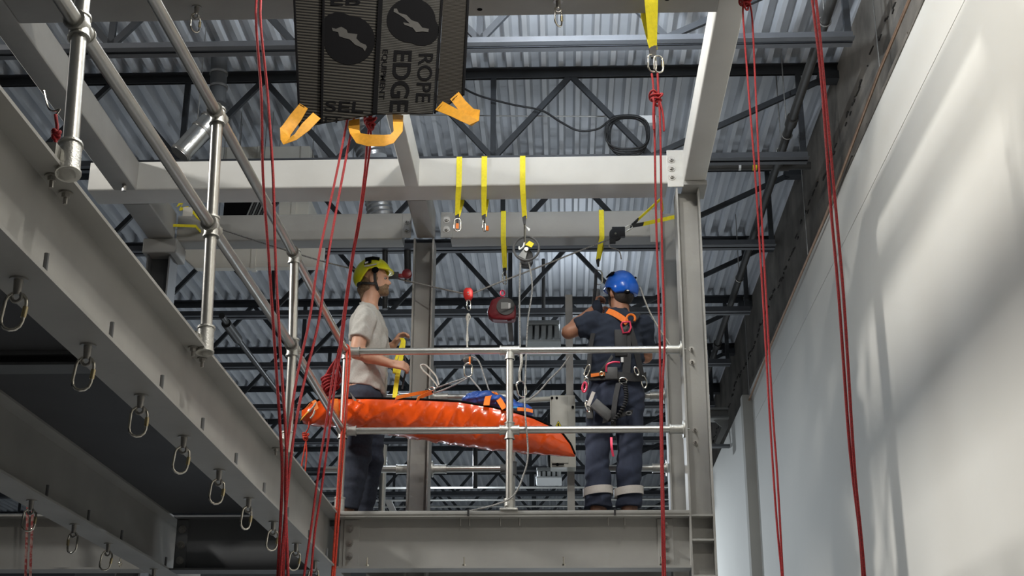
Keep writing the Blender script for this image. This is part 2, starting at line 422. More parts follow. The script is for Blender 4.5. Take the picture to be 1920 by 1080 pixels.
# platform front beam
pb = beam('platform_beam', 'grey steel edge beam under the front railing of the platform', 'beam', i_prof(8.75, 8.92, ZB, ZT - 0.012, 0.014), 'x', -1.425, 0.80)
MB().box(-1.43, 0.80, 8.745, 8.93, ZT - 0.012, ZT + 0.012).build('flange_plate', M['steel'], pb, 30, 0.003)
MB().box(0.60, 0.70, 8.822, 8.83, ZB + 0.02, ZT - 0.03).build('shear_plate', M['steel'], pb, 0, 0.002)
MB().box(-1.40, -1.30, 8.822, 8.83, ZB + 0.02, ZT - 0.03).build('shear_plate', M['steel'], pb, 0, 0.002)
bolts(pb, [(0.655, 8.822, ZB + 0.06 + 0.075 * k) for k in range(4)] + [(-1.36, 8.822, ZB + 0.09 + 0.085 * k) for k in range(3)], (0, -1, 0), 0.015, 0.015)
for px in (688, 870, 1057, 1240):
    q = P(px, 1066, Y=8.79)
    MB().cyl((q.x, 8.79, ZB + 0.01), (q.x, 8.79, ZB + 0.075), 0.005, 8).cyl((q.x, 8.79, ZB + 0.012), (q.x, 8.79, ZB + 0.03), 0.012, 6).build('stud', M['chrome'], pb)
for px in (863, 880, 938, 974, 1140, 1171):
    q = P(px, 985, Y=8.80)
    MB().cyl((q.x, 8.80, ZT - 0.075), (q.x, 8.80, ZT - 0.02), 0.005, 8).build('clip_bolt', M['bolt'], pb)
for px in (878, 1153):
    q = P(px, 960, Y=8.742)
    MB().box(q.x - 0.006, q.x + 0.006, 8.735, 8.75, ZT - 0.02, ZT + 0.018).build('clip', M['black'], pb)
# platform floor between the frames
pf = tag(MB().box(-1.6, 0.80, 8.93, 10.02, ZT - 0.05, ZT - 0.002).build('platform_floor', M['steel_dark_or_shaded']), 'narrow steel floor plate of the platform both workers stand on', 'floor plate', None, 'thing')
# rear edge beam of the platform
beam('platform_beam', 'grey steel edge beam under the rear railing of the platform', 'beam', i_prof(10.02, 10.19, ZB, ZT), 'x', -1.425, 0.75)
# long left beam
lb = beam('walkway_beam', 'long grey steel beam with oval carabiners below, running under the left railing', 'beam', i_prof(-1.60, -1.428, ZB + 0.003, ZT), 'y', 1.2, 9.9)
bolts(lb, [(-1.475, y, ZT - 0.014) for y in (3.62, 3.74, 5.25, 5.40, 6.95)], (0.05, 0, -1), 0.013, 0.022)
# second left beam
lb2 = beam('walkway_beam', 'grey steel beam at lower left corner with a few carabiners below', 'beam', i_prof(-2.675, -2.503, ZB + 0.003, ZT), 'y', 1.2, 9.9)
# cross beams in line with the front beam
cb = beam('cross_beam', 'shadowed dark cross beam between the two left walkway beams', 'beam', i_prof(8.80, 8.97, ZB, ZT), 'x', -2.50, -1.602, 'steel_dark_or_shaded')  # dark colour stands in for shade beneath the walkway deck
MB().box(-2.49, -2.42, 8.86, 8.88, ZB + 0.02, ZT - 0.02).build('shear_plate', M['steel_dark_or_shaded'], cb, 0)
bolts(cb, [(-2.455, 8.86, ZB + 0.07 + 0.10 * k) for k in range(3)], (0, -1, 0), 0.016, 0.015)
cb2 = beam('cross_beam', 'grey cross beam at the bottom left beyond the second walkway beam', 'beam', i_prof(8.75, 8.92, ZB, ZT), 'x', -5.2, -2.68)
q = P(225, 1060, Y=8.79)
MB().cyl((q.x, 8.79, ZB + 0.01), (q.x, 8.79, ZB + 0.08), 0.006, 8).ball((q.x, 8.79, ZB + 0.04), 0.014).build('stud', M['chrome'], cb2)
# walkway deck over the two left beams
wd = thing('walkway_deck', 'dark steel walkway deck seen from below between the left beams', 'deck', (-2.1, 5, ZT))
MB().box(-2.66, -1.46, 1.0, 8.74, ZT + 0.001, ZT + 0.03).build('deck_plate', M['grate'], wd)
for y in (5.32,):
    MB().extrude(i_prof(y, y + 0.13, ZT - 0.06, ZT), 'x', -2.49, -1.61).build('cross_joist', M['steel_dark_or_shaded'], wd, 0)

# upper frame tubes
Z0, Z1 = 5.59, 5.808
fb = beam('header_beam', 'brightly lit grey square tube beam with three yellow slings, above the workers', 'beam', rbox_prof(8.75, 9.0, Z0, Z1), 'x', -3.30, 0.745, m='steel_lit')
MB().box(0.745, 0.865, 8.74, 8.752, Z0 - 0.03, Z1 + 0.03).build('end_plate', M['steel_lit'], fb, 0, 0.002)
bolts(fb, [(0.775, 8.74, Z0 + 0.045 + 0.065 * k) for k in range(3)], (0, -1, 0), 0.017, 0.012)
rb = beam('rear_beam', 'grey square tube beam behind the header, over the two workers', 'beam', rbox_prof(9.71, 9.885, Z0, Z1), 'x', -0.83, 0.74)
MB().box(-0.905, -0.815, 9.698, 9.712, Z0 + 0.005, Z1 - 0.005).build('end_plate', M['steel'], rb, 0, 0.002)
bolts(rb, [(-0.86, 9.698, Z0 + 0.07 + 0.08 * k) for k in range(2)], (0, -1, 0), 0.017, 0.012)
MB().box(0.68, 0.77, 9.698, 9.712, Z0 - 0.05, Z1 + 0.0).build('end_plate', M['steel'], rb, 0, 0.002)
rb2 = beam('rear_beam', 'grey square tube beam behind the leaning red ropes, left of middle column', 'beam', rbox_prof(9.71, 9.885, Z0, Z1), 'x', -2.93, -1.20)
MB().box(-1.20, -1.13, 9.70, 9.714, Z0 + 0.01, Z1 - 0.01).build('end_plate', M['steel'], rb2, 0, 0.002)
bolts(rb2, [(-1.165, 9.70, Z0 + 0.07 + 0.07 * k) for k in range(2)], (0, -1, 0), 0.015, 0.012)
b1 = beam('top_beam', 'dark underside of the overhead beam crossing the top of the picture', 'beam', rbox_prof(6.28, 6.55, Z0, Z1, 0.02), 'x', -2.95, 0.855)
for x_, y_ in ((-0.42, 6.47), (0.58, 6.40)):
    MB().cyl((x_, y_, Z0 - 0.002), (x_, y_, Z0 + 0.004), 0.014, 16).build('bolt_hole', M['ink'], b1)
tl = beam('side_beam', 'grey square tube running in depth at upper left, behind the railing post', 'beam', rbox_prof(-3.12, -2.955, Z0, Z1), 'y', 5.2, 8.75)
q = P(243, 352, Z=Z0)
MB().cyl((-3.01, 8.66, Z0 - 0.05), (-3.01, 8.66, Z0), 0.016, 8).build('bolt', M['bolt'], tl)
t1 = beam('tie_beam', 'grey tube from under the striped edge mat to the header beam', 'beam', rbox_prof(-1.075, -0.975, Z0, Z1, 0.01), 'y', 6.55, 8.75, m='steel_lit')
br = beam('side_beam', 'bright white-lit square tube running in depth above the right column', 'beam', rbox_prof(0.853, 1.005, Z0, Z1, 0.012), 'y', 3.6, 8.75, m='steel_lit')
MB().box(0.85, 1.01, 8.70, 8.95, Z0 - 0.035, Z0 - 0.001).build('cap_plate', M['steel'], br, 0, 0.003)
beam('tie_beam', 'short grey tube between the header and the middle column head', 'beam', rbox_prof(-1.085, -0.945, Z0, Z1, 0.012), 'y', 9.0, 9.69)
t3 = beam('tie_beam', 'grey tube joining the header to the far left column, yellow sling below', 'beam', rbox_prof(-3.13, -2.93, Z0, Z1), 'y', 9.0, 9.66)

def column(label, x0, x1, y0, y1, z0, z1, m='steel', group=None):
    my = (y0 + y1) / 2
    p = [(x0, y0), (x0 + 0.012, y0), (x0 + 0.012, my - 0.004), (x1 - 0.012, my - 0.004), (x1 - 0.012, y0), (x1, y0), (x1, y1), (x1 - 0.012, y1), (x1 - 0.012, my + 0.004), (x0 + 0.012, my + 0.004), (x0 + 0.012, y1), (x0, y1)]
    t = thing('steel_column', label, 'column', ((x0 + x1) / 2, my, z0))
    MB().extrude(p, 'z', z0, z1).build('body', M[m], t, 0)
    return t
cr = column('tall pale grey steel column at the right front corner of the platform', 0.80, 0.962, 8.752, 8.95, 0.0, Z0 - 0.036)
for z_ in (ZT - 0.02, ZT - 0.175, ZT - 0.40):
    MB().box(0.813, 0.949, 8.753, 8.847, z_ - 0.006, z_ + 0.006).build('stiffener', M['steel'], cr, 0)
bolts(cr, [(0.868, 8.847, 4.415 + d) for d in (-0.085, 0.005)] + [(0.868, 8.847, 3.865 + d) for d in (-0.08, 0.005)], (0, -1, 0), 0.012, 0.03)
cm = column('grey steel column standing between the two workers', -1.107, -0.953, 9.69, 9.89, 0.0, Z0 - 0.001)
cr2 = column('narrow grey steel column behind the right front column', 0.76, 0.90, 9.70, 9.885, 0.0, Z1)
cl = column('dark grey steel column at far left behind the railing', -3.13, -2.95, 9.67, 9.87, 0.0, Z0 - 0.12, 'steel_dark_or_shaded')
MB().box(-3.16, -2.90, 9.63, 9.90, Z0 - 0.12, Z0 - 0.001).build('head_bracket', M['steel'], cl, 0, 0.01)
# small wall bracket beyond the right column
br2 = thing('wall_bracket', 'short grey steel stub beam with gusset between right column and white wall', 'bracket', (2.0, 17, 6.1))
qa = P(1334, 778, Y=17); qb = P(1336, 836, Y=17)
MB().extrude(i_prof(16.9, 17.1, qa.z - 0.07, qa.z + 0.07, 0.02), 'x', qa.x - 0.25, 2.088).build('stub', M['steel'], br2, 0)
MB().extrude([(2.088, qa.z - 0.07), (qa.x + 0.02, qa.z - 0.07), (qa.x + 0.12, qa.z - 0.16), (qa.x + 0.03, qa.z - 0.36), (qa.x + 0.07, qa.z - 0.40), (qa.x + 0.20, qa.z - 0.16), (2.088, qa.z - 0.12)], 'y', 16.99, 17.01).build('gusset', M['steel'], br2, 0)
MB().box(qa.x - 0.1, 2.088, 16.95, 17.05, qb.z - 0.02, qb.z + 0.01).build('lower_angle', M['steel_dark_or_shaded'], br2, 0)
MB().box(qa.x - 0.31, qa.x - 0.25, 16.88, 17.12, qb.z - 0.1, 7.12).build('hanger', M['steel_dark_or_shaded'], br2, 0)

# ================================================================== GUARDRAILS
RT = 0.0242
def sleeve(m_, a, b, r=0.031):
    a, b = Vector(a), Vector(b); d = (b - a).normalized()
    m_.cyl(a, b, r, 18); m_.cyl(a, a + d * 0.008, r + 0.004, 18); m_.cyl(b - d * 0.008, b, r + 0.004, 18)
ZR, ZM = 4.412, 3.868
gl = thing('guardrail', 'galvanised tube railing along the long left beam', 'railing', (-1.43, 5.3, ZT))
XL = -1.437
posts = [((-1.40, 1.9), (-1.52, 2.1), (-1.56, 2.15)), ((-1.412, 3.58), (-1.499, 3.745), (-1.53, 3.80)), ((-1.433, 5.28), (-1.472, 5.36), (-1.494, 5.386)), ((-1.428, 7.01), (-1.435, 7.02), (-1.463, 7.055)), ((XL, 8.82), (XL, 8.82), (XL, 8.82))]
for k, (pb_, pm_, pt_) in enumerate(posts):
    b_, m0, t0 = Vector((*pb_, ZT - (0.028 if k < 4 else 0.0))), Vector((*pm_, ZM)), Vector((*pt_, ZR))
    t0.z += 0.012
    MB().tube([b_, m0, t0], RT, 20).build('post', M['galv'], gl)
    d_ = (m0 - b_).normalized()
    m_ = MB(); sleeve(m_, b_, b_ + d_ * 0.115, 0.033)
    m_.box(b_.x - 0.055, b_.x - 0.026, b_.y - 0.05, b_.y + 0.05, ZT, ZT + 0.05)
    m_.build('base_fitting', M['fitting'], gl)
    for c_, nxt in ((m0, 1), (t0 - Vector((0, 0, 0.012)), 2)):
        m_ = MB(); sleeve(m_, c_ - d_ * 0.052, c_ + d_ * (0.045 if nxt == 1 else 0.028), 0.031)
        o_ = posts[k + 1 if k < 4 else k - 1][nxt]; r_ = (Vector((*o_, c_.z)) - c_).normalized() * (1 if k < 4 else -1)
        sleeve(m_, c_ - r_ * 0.055, c_ + r_ * (0.055 if k < 4 else 0.03), 0.031)
        m_.ball(c_, 0.036, 14, 8)
        m_.build('tee_fitting', M['fitting'], gl)
for j, z in ((1, ZM), (2, ZR)):
    MB().tube([(*q_[j], z) for q_ in posts], RT, 20).build('rail', M['galv'], gl)
gf = thing('guardrail', 'galvanised tube railing across the front of the platform', 'railing', (-0.34, 8.82, ZT))
XP = -0.342
MB().cyl((XP, 8.82, ZT + 0.02), (XP, 8.82, ZR), RT, 20).build('post', M['galv'], gf)
m_ = MB(); sleeve(m_, (XP, 8.82, ZT + 0.02), (XP, 8.82, ZT + 0.10), 0.033); m_.build('base_fitting', M['fitting'], gf)
MB().box(XP - 0.058, XP + 0.058, 8.735, 8.86, ZT + 0.012, ZT + 0.028).build('base_plate', M['fitting'], gf, 30, 0.004)
for z in (ZM, ZR):
    MB().cyl((XL + 0.03, 8.82, z), (0.79, 8.82, z), RT, 20).build('rail', M['galv'], gf)
    m_ = MB(); sleeve(m_, (XP - 0.065, 8.82, z), (XP + 0.065, 8.82, z), 0.031); sleeve(m_, (XP, 8.82, z - 0.062), (XP, 8.82, z + (0.05 if z == ZM else 0.0)), 0.031)
    m_.build('tee_fitting', M['fitting'], gf)
    m_ = MB(); sleeve(m_, (0.70, 8.82, z), (0.79, 8.82, z), 0.031); m_.cyl((0.788, 8.82, z), (0.799, 8.82, z), 0.058, 22)
    m_.cyl((0.799, 8.82, z), (0.83, 8.82, z), 0.006, 8)
    m_.build('wall_flange', M['fitting'], gf)
    m_ = MB(); sleeve(m_, (XL + 0.028, 8.82, z), (XL + 0.09, 8.82, z), 0.031); m_.build('socket', M['fitting'], gf)
gr = thing('guardrail', 'galvanised tube railing along the rear of the platform, behind the stretcher', 'railing', (-0.4, 9.95, ZT))
YR = 9.95
for (x0, x1, z) in ((-1.75, -1.115, ZR), (-1.75, -1.115, ZM), (-0.945, -0.43, ZR), (-0.945, -0.40, ZM), (0.40, 0.755, ZR), (0.28, 0.755, ZM)):
    MB().cyl((x0, YR, z), (x1, YR, z), RT, 18).build('rail', M['galv'], gr)
MB().tube(smooth_path([(-0.46, YR, ZR), (-0.41, YR, ZR - 0.006), (-0.375, YR, ZR - 0.035), (-0.366, YR, ZR - 0.09), (-0.366, YR, ZR - 0.13)], 4), 0.031, 16).build('elbow_fitting', M['fitting'], gr)
MB().cyl((-0.366, YR, ZT - 0.2), (-0.366, YR, ZR - 0.1), RT, 18).build('post', M['galv'], gr)
for (x, s, z) in ((-1.115, -1, ZM), (-0.945, 1, ZM), (0.755, -1, ZR), (0.755, -1, ZM), (-1.115, -1, ZR), (-0.945, 1, ZR)):
    m_ = MB(); sleeve(m_, (x, YR, z), (x + s * 0.10, YR, z), 0.032); m_.cyl((x, YR, z), (x - s * 0.008, YR, z), 0.06, 20); m_.cyl((x, YR, z), (x - s * 0.045, YR, z), 0.007, 8)
    m_.build('wall_flange', M['fitting'], gr)
m_ = MB(); sleeve(m_, (-0.366, YR, ZM - 0.05), (-0.366, YR, ZM + 0.05), 0.034); sleeve(m_, (-0.45, YR, ZM), (-0.36, YR, ZM), 0.033); m_.build('tee_fitting', M['steel_dark_or_shaded'], gr)
gp = tag(MB().cyl((-5, 9.6, 3.46), (-3.3, 9.6, 3.46), RT, 14).build('rear_pipe', M['galv']), 'short galvanised pipe at the lower left edge behind the cross beam', 'pipe', None, 'thing')

# ================================================================== CARABINERS AND ANCHORS
def stadium(hw, hh, n=6, z0=0.0):
    pts = []
    for k in range(n + 1):
        a = PI * k / n; pts.append((hw * math.cos(a), 0, hh - hw + hw * math.sin(a)))
    for k in range(n + 1):
        a = PI + PI * k / n; pts.append((hw * math.cos(a), 0, -(hh - hw) + hw * math.sin(a)))
    return [(x, y, z + z0) for x, y, z in pts]
def carabiner(label, loc, rotz=0.0, tilt=0.0, hw=0.029, hh=0.055, r=0.0052, body='chrome', gate='brass', group=None, roty=0.0, cat='carabiner'):
    t = thing('carabiner', label, cat, loc, group)           # hangs from loc (its top inner edge)
    zc = -hh + r
    a = MB().tube(stadium(hw, hh, 6, zc), r, 8, True).build('body', M[body], None, 60)
    b = MB().cyl((hw, 0, zc - hh * 0.25), (hw, 0, zc + hh * 0.32), r * 1.5, 10).build('gate_sleeve', M[gate], None, 40)
    for o in (a, b): o.parent = t
    t.rotation_euler = (tilt, roty, rotz)
    return t
def place_car(src, label, loc, rotz, tilt=0.0, roty=0.0):
    o = dup(src, loc, label, rotz); o.rotation_euler = (tilt, roty, rotz); return o
def anchor(label, loc, group, src=None):
    if src is not None: return dup(src, loc, label)
    t = thing('hanger_anchor', label, 'anchor', loc, group)
    parts = [MB().cyl((0, 0, -0.005), (0, 0, -0.0005), 0.026, 18).build('washer', M['bolt'], None),
             MB().cyl((0, 0, -0.05), (0, 0, -0.004), 0.011, 12, 0.014).tube([(0.014 * math.cos(2 * PI * k / 12), 0, -0.055 + 0.014 * math.sin(2 * PI * k / 12)) for k in range(12)], 0.006, 8, True).build('eye', M['bolt'], None),
             MB().cyl((0.070, 0, 0.014), (0.070, 0, 0.075), 0.0075, 8).build('stud', M['steel_dark_or_shaded'], None)]
    for o in parts: o.parent = t
    return t
CG, AG = 'oval carabiners under the walkway beams', 'hanger anchors under the walkway beams'
main_px = [(72, 522), (197, 646), (291, 741), (367, 818), (430, 881), (482, 934), (522, 978), (563, 1019), (597, 1052)]
src_a = src_c = None
nth = ['nearest the camera', 'second from the camera', 'third from the camera', 'fourth from the camera', 'fifth from the camera', 'sixth from the camera', 'seventh, half hidden behind red ropes', 'eighth, between two red ropes', 'farthest, by the platform corner']
for i, (px, py) in enumerate(main_px):
    q = P(px, py, Z=ZB + 0.003); loc = (-1.515, q.y, ZB + 0.003)
    la = f'dull steel hanger anchor under the long left beam, {nth[i]}'
    lc = f'oval steel screwgate carabiner under the long left beam, {nth[i]}'
    a = anchor(la, loc, AG, src_a); src_a = src_a or a
    cl_ = (loc[0] + random.uniform(-0.003, 0.003), loc[1], loc[2] - 0.048)
    rz = [0.15, 0.1, 0.3, 0.5, 0.5, 0.95, 0.6, 0.4, 0.2][i]
    ry = [0.10, 0.10, 0.03, 0.10, 0.10, 0.12, 0.1, 0.12, 0.1][i]
    if src_c is None: src_c = carabiner(lc, cl_, rz, 0, group=CG, roty=ry)
    else: place_car(src_c, lc, cl_, rz, 0, ry)
for i, (px, py) in enumerate([(66, 938), (143, 983), (208, 1019), (264, 1067)]):
    q = P(px, py, Z=ZB + 0.003); loc = (-2.59, q.y, ZB + 0.003)
    w2 = ['leftmost of the row', 'second of the row', 'third of the row', 'last of the row and empty'][i]
    anchor(f'dull steel hanger anchor under the lower left beam, {w2}', loc, AG, src_a)
    if i < 3:
        place_car(src_c, f'oval steel carabiner under the lower left beam, {w2}', (loc[0], loc[1], loc[2] - 0.048), [0.4, 2.8, 0.2][i], 0, [0.05, 0.0, 0.12][i])
# carabiners on the overhead beam
for px, py, lab in ((374, -38, 'oval steel carabiner hanging at the top edge above the left railing'), (1046, -45, 'oval steel carabiner at the top edge between striped mat and yellow slings')):
    q = P(px, py, Y=6.40)
    anchor('dull steel hanger anchor under the dark overhead beam, ' + ('above the left railing' if px < 500 else 'right of the striped mat'), (q.x, 6.40, Z0), AG, src_a)
    place_car(src_c, lab, (q.x, 6.40, Z0 - 0.048), 0.9)

# ================================================================== ROPES
def rope_thing(label, strands, m='rope_red', r=0.0062, name='rope', group='red ropes', knot=None, kr=0.02):
    p0 = strands[0][0]
    t = thing(name, label, 'rope', p0, group)
    for st in strands:
        MB().tube(smooth_path(st, 6), r, 8).build('strand', M[m], t, 80)
    if knot is not None: make_knot(knot, kr, t, m, r)
    return t
def make_knot(c, s, parent, m='rope_red', r=0.0062, seed=1, name='knot'):
    rnd = random.Random(seed); c = Vector(c); pts = []
    for k in range(40):
        a = k / 40 * 2 * PI
        x = math.sin(a) + 2 * math.sin(2 * a); y = math.cos(a) - 2 * math.cos(2 * a); z = -math.sin(3 * a) * 1.4
        pts.append(c + Vector((x * 0.33 * s, z * 0.45 * s, y * 0.42 * s)))
    mb_ = MB().tube(pts, r * 1.05, 8, True)
    mb_.tube([c + Vector((s * 0.75 * math.cos(b), s * 0.6 * math.sin(b), 0.35 * s + 0.12 * s * math.sin(b))) for b in [2 * PI * k / 16 for k in range(16)]], r * 1.05, 8, True)
    mb_.tube([c + Vector((s * 0.7 * math.cos(b), s * 0.6 * math.sin(b), -0.35 * s - 0.1 * s * math.cos(b))) for b in [2 * PI * k / 16 for k in range(16)]], r * 1.05, 8, True)
    return mb_.build(name, M[m], parent, 80)
# left doubled rope hanging in front of the long beam
YA = 5.55
t = rope_thing('doubled red rope at left, hanging from the top edge in front of the railing', [
    [(-1.50, 6.275, 5.75)] + px_path([(481, 0), (490, 180), (493, 330), (505, 500), (517, 680), (525, 800), (529, 900), (521, 1080), (520, 1180)], YA),
    [(-1.47, 6.275, 5.75)] + px_path([(489, 0), (502, 180), (512, 330), (517, 500), (527, 680), (535, 800), (537, 900), (531, 1080), (530, 1180)], YA - 0.012)])
# pair running from behind the mat down to the left bundle
rope_thing('pair of red ropes slanting from behind the striped mat down left to the rope bundle', [
    [(-1.02, 6.27, 5.60)] + px_path([(655, 200, 6.25), (650, 231, 6.23), (630, 330, 6.08), (599, 475, 5.86), (580, 600, 5.77), (558, 700, 5.7), (543, 800, 5.62), (535, 900, 5.58), (540, 1080, 5.53), (540, 1180, 5.53)], YA),
    [(-0.98, 6.27, 5.60)] + px_path([(666, 205, 6.25), (660, 240, 6.23), (648, 300, 6.10), (616, 475, 5.86), (598, 600, 5.77), (574, 700, 5.7), (557, 780, 5.62), (543, 880, 5.56), (526, 1080, 5.53), (525, 1180, 5.53)], YA)])
q0 = P(694, 228, Y=6.3)
t = rope_thing('red rope pair knotted under the mat, falling past the yellow helmet', [
    [(q0.x, 6.3, q0.z + 0.05), q0] + px_path([(689, 262, 6.32), (684, 320, 6.36), (676, 385, 6.4), (669, 430, 6.42), (660, 482, 6.45), (645, 584, 6.5), (637, 649, 6.52), (625, 700, 6.53), (615, 770, 6.53), (605, 833, 6.53), (594, 908, 6.53), (582, 1000, 6.53), (570, 1080, 6.53), (560, 1160, 6.53)], 6.5),
    [(q0.x + .01, 6.3, q0.z + 0.05), q0] + px_path([(695, 262, 6.34), (688, 320, 6.38), (679, 385, 6.42), (672, 430, 6.44), (662, 482, 6.47), (648, 584, 6.52), (640, 649, 6.54), (630, 710, 6.55), (622, 770, 6.55), (612, 850, 6.55), (600, 936, 6.55), (590, 1000, 6.55), (583, 1080, 6.55), (577, 1160, 6.55)], 6.5)],
    r=0.0058, knot=q0, kr=0.034)
MB().tube(smooth_path([q0, (q0.x, 6.31, q0.z + 0.3), (q0.x + 0.02, 6.34, 5.585)], 4), 0.009, 8).build('suspension_loop', M['rope_red'], t)
# bright rope looped over the railing corner
rope_thing('orange-red rope draped over the railing corner beside the grey shirted worker', [
    px_path([(636, 655, 8.85), (641, 646, 8.80), (648, 646, 8.77), (655, 656, 8.76), (654, 700, 8.74), (647, 794, 8.72), (640, 894, 8.70), (633, 1000, 8.69), (626, 1090, 8.68)], 8.7),
    px_path([(634, 660, 8.87), (640, 642, 8.81), (645, 642, 8.765), (650, 656, 8.752), (649, 700, 8.735), (642, 794, 8.71), (635, 894, 8.69), (628, 1000, 8.68), (622, 1090, 8.67)], 8.7)], 'rope_orange', 0.0075)
# right hand ropes
YR3 = 6.42
kn = P(1230, 183, Y=YR3)
t = rope_thing('doubled red rope knotted to the yellow slings at top right', [
    px_path([(1222, 138), (1225, 165), (1227, 230), (1230, 400), (1237, 640), (1239, 800), (1243, 1080), (1244, 1180)], YR3),
    px_path([(1233, 138), (1234, 165), (1238, 240), (1241, 450), (1246, 640), (1241, 770), (1247, 1080), (1248, 1180)], YR3 - 0.01),
    px_path([(1226, 190), (1225, 215), (1226, 243)], YR3 - 0.02), px_path([(1237, 190), (1243, 215), (1245, 246)], YR3 - 0.02)], r=0.0056, knot=kn, kr=0.036)
YR4 = 6.30
kn = P(1398, 4, Y=YR4)
t = rope_thing('doubled red rope knotted at the top edge right of the white-lit beam', [
    [(kn.x, YR4, Z0 - 0.01), kn] + px_path([(1393, 22), (1402, 150), (1416, 330), (1430, 550), (1442, 760), (1455, 960), (1466, 1080), (1472, 1160)], YR4),
    [(kn.x + 0.01, YR4, Z0 - 0.01), kn] + px_path([(1409, 22), (1416, 150), (1424, 330), (1436, 550), (1448, 760), (1458, 900), (1468, 1080), (1474, 1160)], YR4 - 0.01)], r=0.0052, knot=kn, kr=0.034)
YR5 = 4.75
rope_thing('doubled bright red rope hanging nearest the white wall', [
    [(0.97, YR5, Z0 - 0.005)] + px_path([(1523, 0), (1540, 150), (1557, 380), (1573, 560), (1590, 800), (1600, 900), (1612, 1000), (1618, 1080), (1623, 1160)], YR5),
    [(0.985, YR5, Z0 - 0.005)] + px_path([(1530, 0), (1545, 150), (1566, 380), (1582, 560), (1597, 800), (1604, 900), (1614, 1000), (1621, 1080), (1626, 1160)], YR5 - 0.008)], r=0.0056)
rope_thing('red and white flecked rope pair at the lower left corner', [
    px_path([(53, 905), (51, 980), (49, 1040), (46, 1150)], 8.66), px_path([(62, 905), (60, 990), (58, 1040), (55, 1150)], 8.66)], 'rope_red_pale', 0.0085)
# coil of red rope behind the corner post
ck = thing('rope_coil', 'hank of red rope hung behind the railing corner post', 'rope', P(625, 640, Y=8.92), 'red ropes')
m_ = MB()
for k in range(7):
    a = P(634 - 2 * (k % 3), 668 + 3 * k, Y=8.90 + 0.012 * k); b = P(607 + 5 * (k % 4), 735 + 4 * (k % 3), Y=8.93 + 0.01 * k)
    mid1 = (a + b) / 2 + Vector((-0.03 - 0.004 * k, 0, 0.0)); mid2 = (a + b) / 2 + Vector((0.03 + 0.004 * k, 0.01, 0.0))
    m_.tube(smooth_path([a, mid1, b, mid2, a], 6)[:-1], 0.0065, 7, True)
m_.build('loops', M['rope_red'], ck, 80)
m_ = MB()
for k in range(5):
    c = P(615 + 2 * k, 708 + 5 * k, Y=8.93)
    m_.tube([c + Vector((0.045 * math.cos(b), 0.05 * math.sin(b), 0.015 * math.cos(b))) for b in [2 * PI * j / 14 for j in range(14)]], 0.0065, 7, True)
m_.build('wraps', M['rope_red'], ck, 80)
kt = P(573, 818, Y=9.0)
rope_thing('thin red tail rope with a stopper knot hanging from the stretcher head', [
    px_path([(580, 770), (579, 800), (573, 815), (575, 850), (572, 890), (574, 930)], 9.0), px_path([(573, 830), (566, 870), (562, 900)], 9.0)], 'rope_orange', 0.005, knot=kt, kr=0.024)
sr = rope_thing('short red rope end with wire clip behind the first railing post', [px_path([(104, 215), (107, 240), (103, 255), (106, 275)], 4.6)], r=0.007, knot=P(105, 252, Y=4.6), kr=0.016)
MB().tube(smooth_path(px_path([(82, 170), (90, 200), (100, 208), (112, 205), (104, 216)], 4.6), 5), 0.004, 6).build('wire_clip', M['chrome'], sr)

# ================================================================== SLINGS
def sling(label, x, y0, y1, end, width=0.019, z0=Z0, z1=Z1, twist=0.0, m='yellow', extra=True):
    e = Vector(end)
    t = thing('sling', label, 'sling', (x, y0, z1), 'yellow webbing slings')
    ym = (y0 + y1) / 2; g = 0.006
    path = [Vector((e.x, e.y, e.z)), Vector((x + (e.x - x) * 0.35, y0 - g + (e.y - y0) * 0.35, z0 + (e.z - z0) * 0.3)), Vector((x, y0 - g, z0 - 0.01)), Vector((x, y0 - g, z1 - 0.01)), Vector((x, y0 + 0.005, z1 + g)), Vector((x, y1 - 0.005, z1 + g)),
            Vector((x, y1 + g, z1 - 0.01)), Vector((x, y1 + g, z0 - 0.01)), Vector((e.x + 0.004, e.y + 0.012, e.z))]
    wv = [Vector((width, 0, 0)) for _ in path]; wv[0] = wv[-1] = Vector((width * 0.72, 0.004, 0))
    MB().ribbon(path, wv, 0.004).build('webbing', M[m], t, 40)
    if extra:
        MB().ribbon([e + Vector((0, 0, 0.012)), e + Vector((0, 0.004, -0.02)), e + Vector((0.002, 0.004, -0.05))], [Vector((width * 0.78, 0, 0)), Vector((width * 0.6, 0, 0)), Vector((width * 0.35, 0, 0))], 0.016).build('stitched_end', M['black'], t, 40)
    return t
for (px, pe, lab) in ((861, (857, 405), 'leftmost yellow sling on the header beam, orange tagged carabiner below'), (908, (907, 405), 'second yellow sling on the header beam, straight and empty'), (980, (983, 408), 'third yellow sling on the header beam, carrying the black hand wheel')):
    q = P(px, 320, Y=8.75); e = P(pe[0], pe[1], Y=8.86)
    sling(lab, q.x, 8.75, 9.0, e)
for (px, pe, lab) in ((944, (946, 505), 'yellow sling on the rear beam holding the dark red fall arrester'), (1128, (1121, 488), 'yellow sling on the rear beam above the blue helmeted worker')):
    q = P(px, 425, Y=9.71); e = P(pe[0], pe[1], Y=9.78)
    sling(lab, q.x, 9.71, 9.885, e)
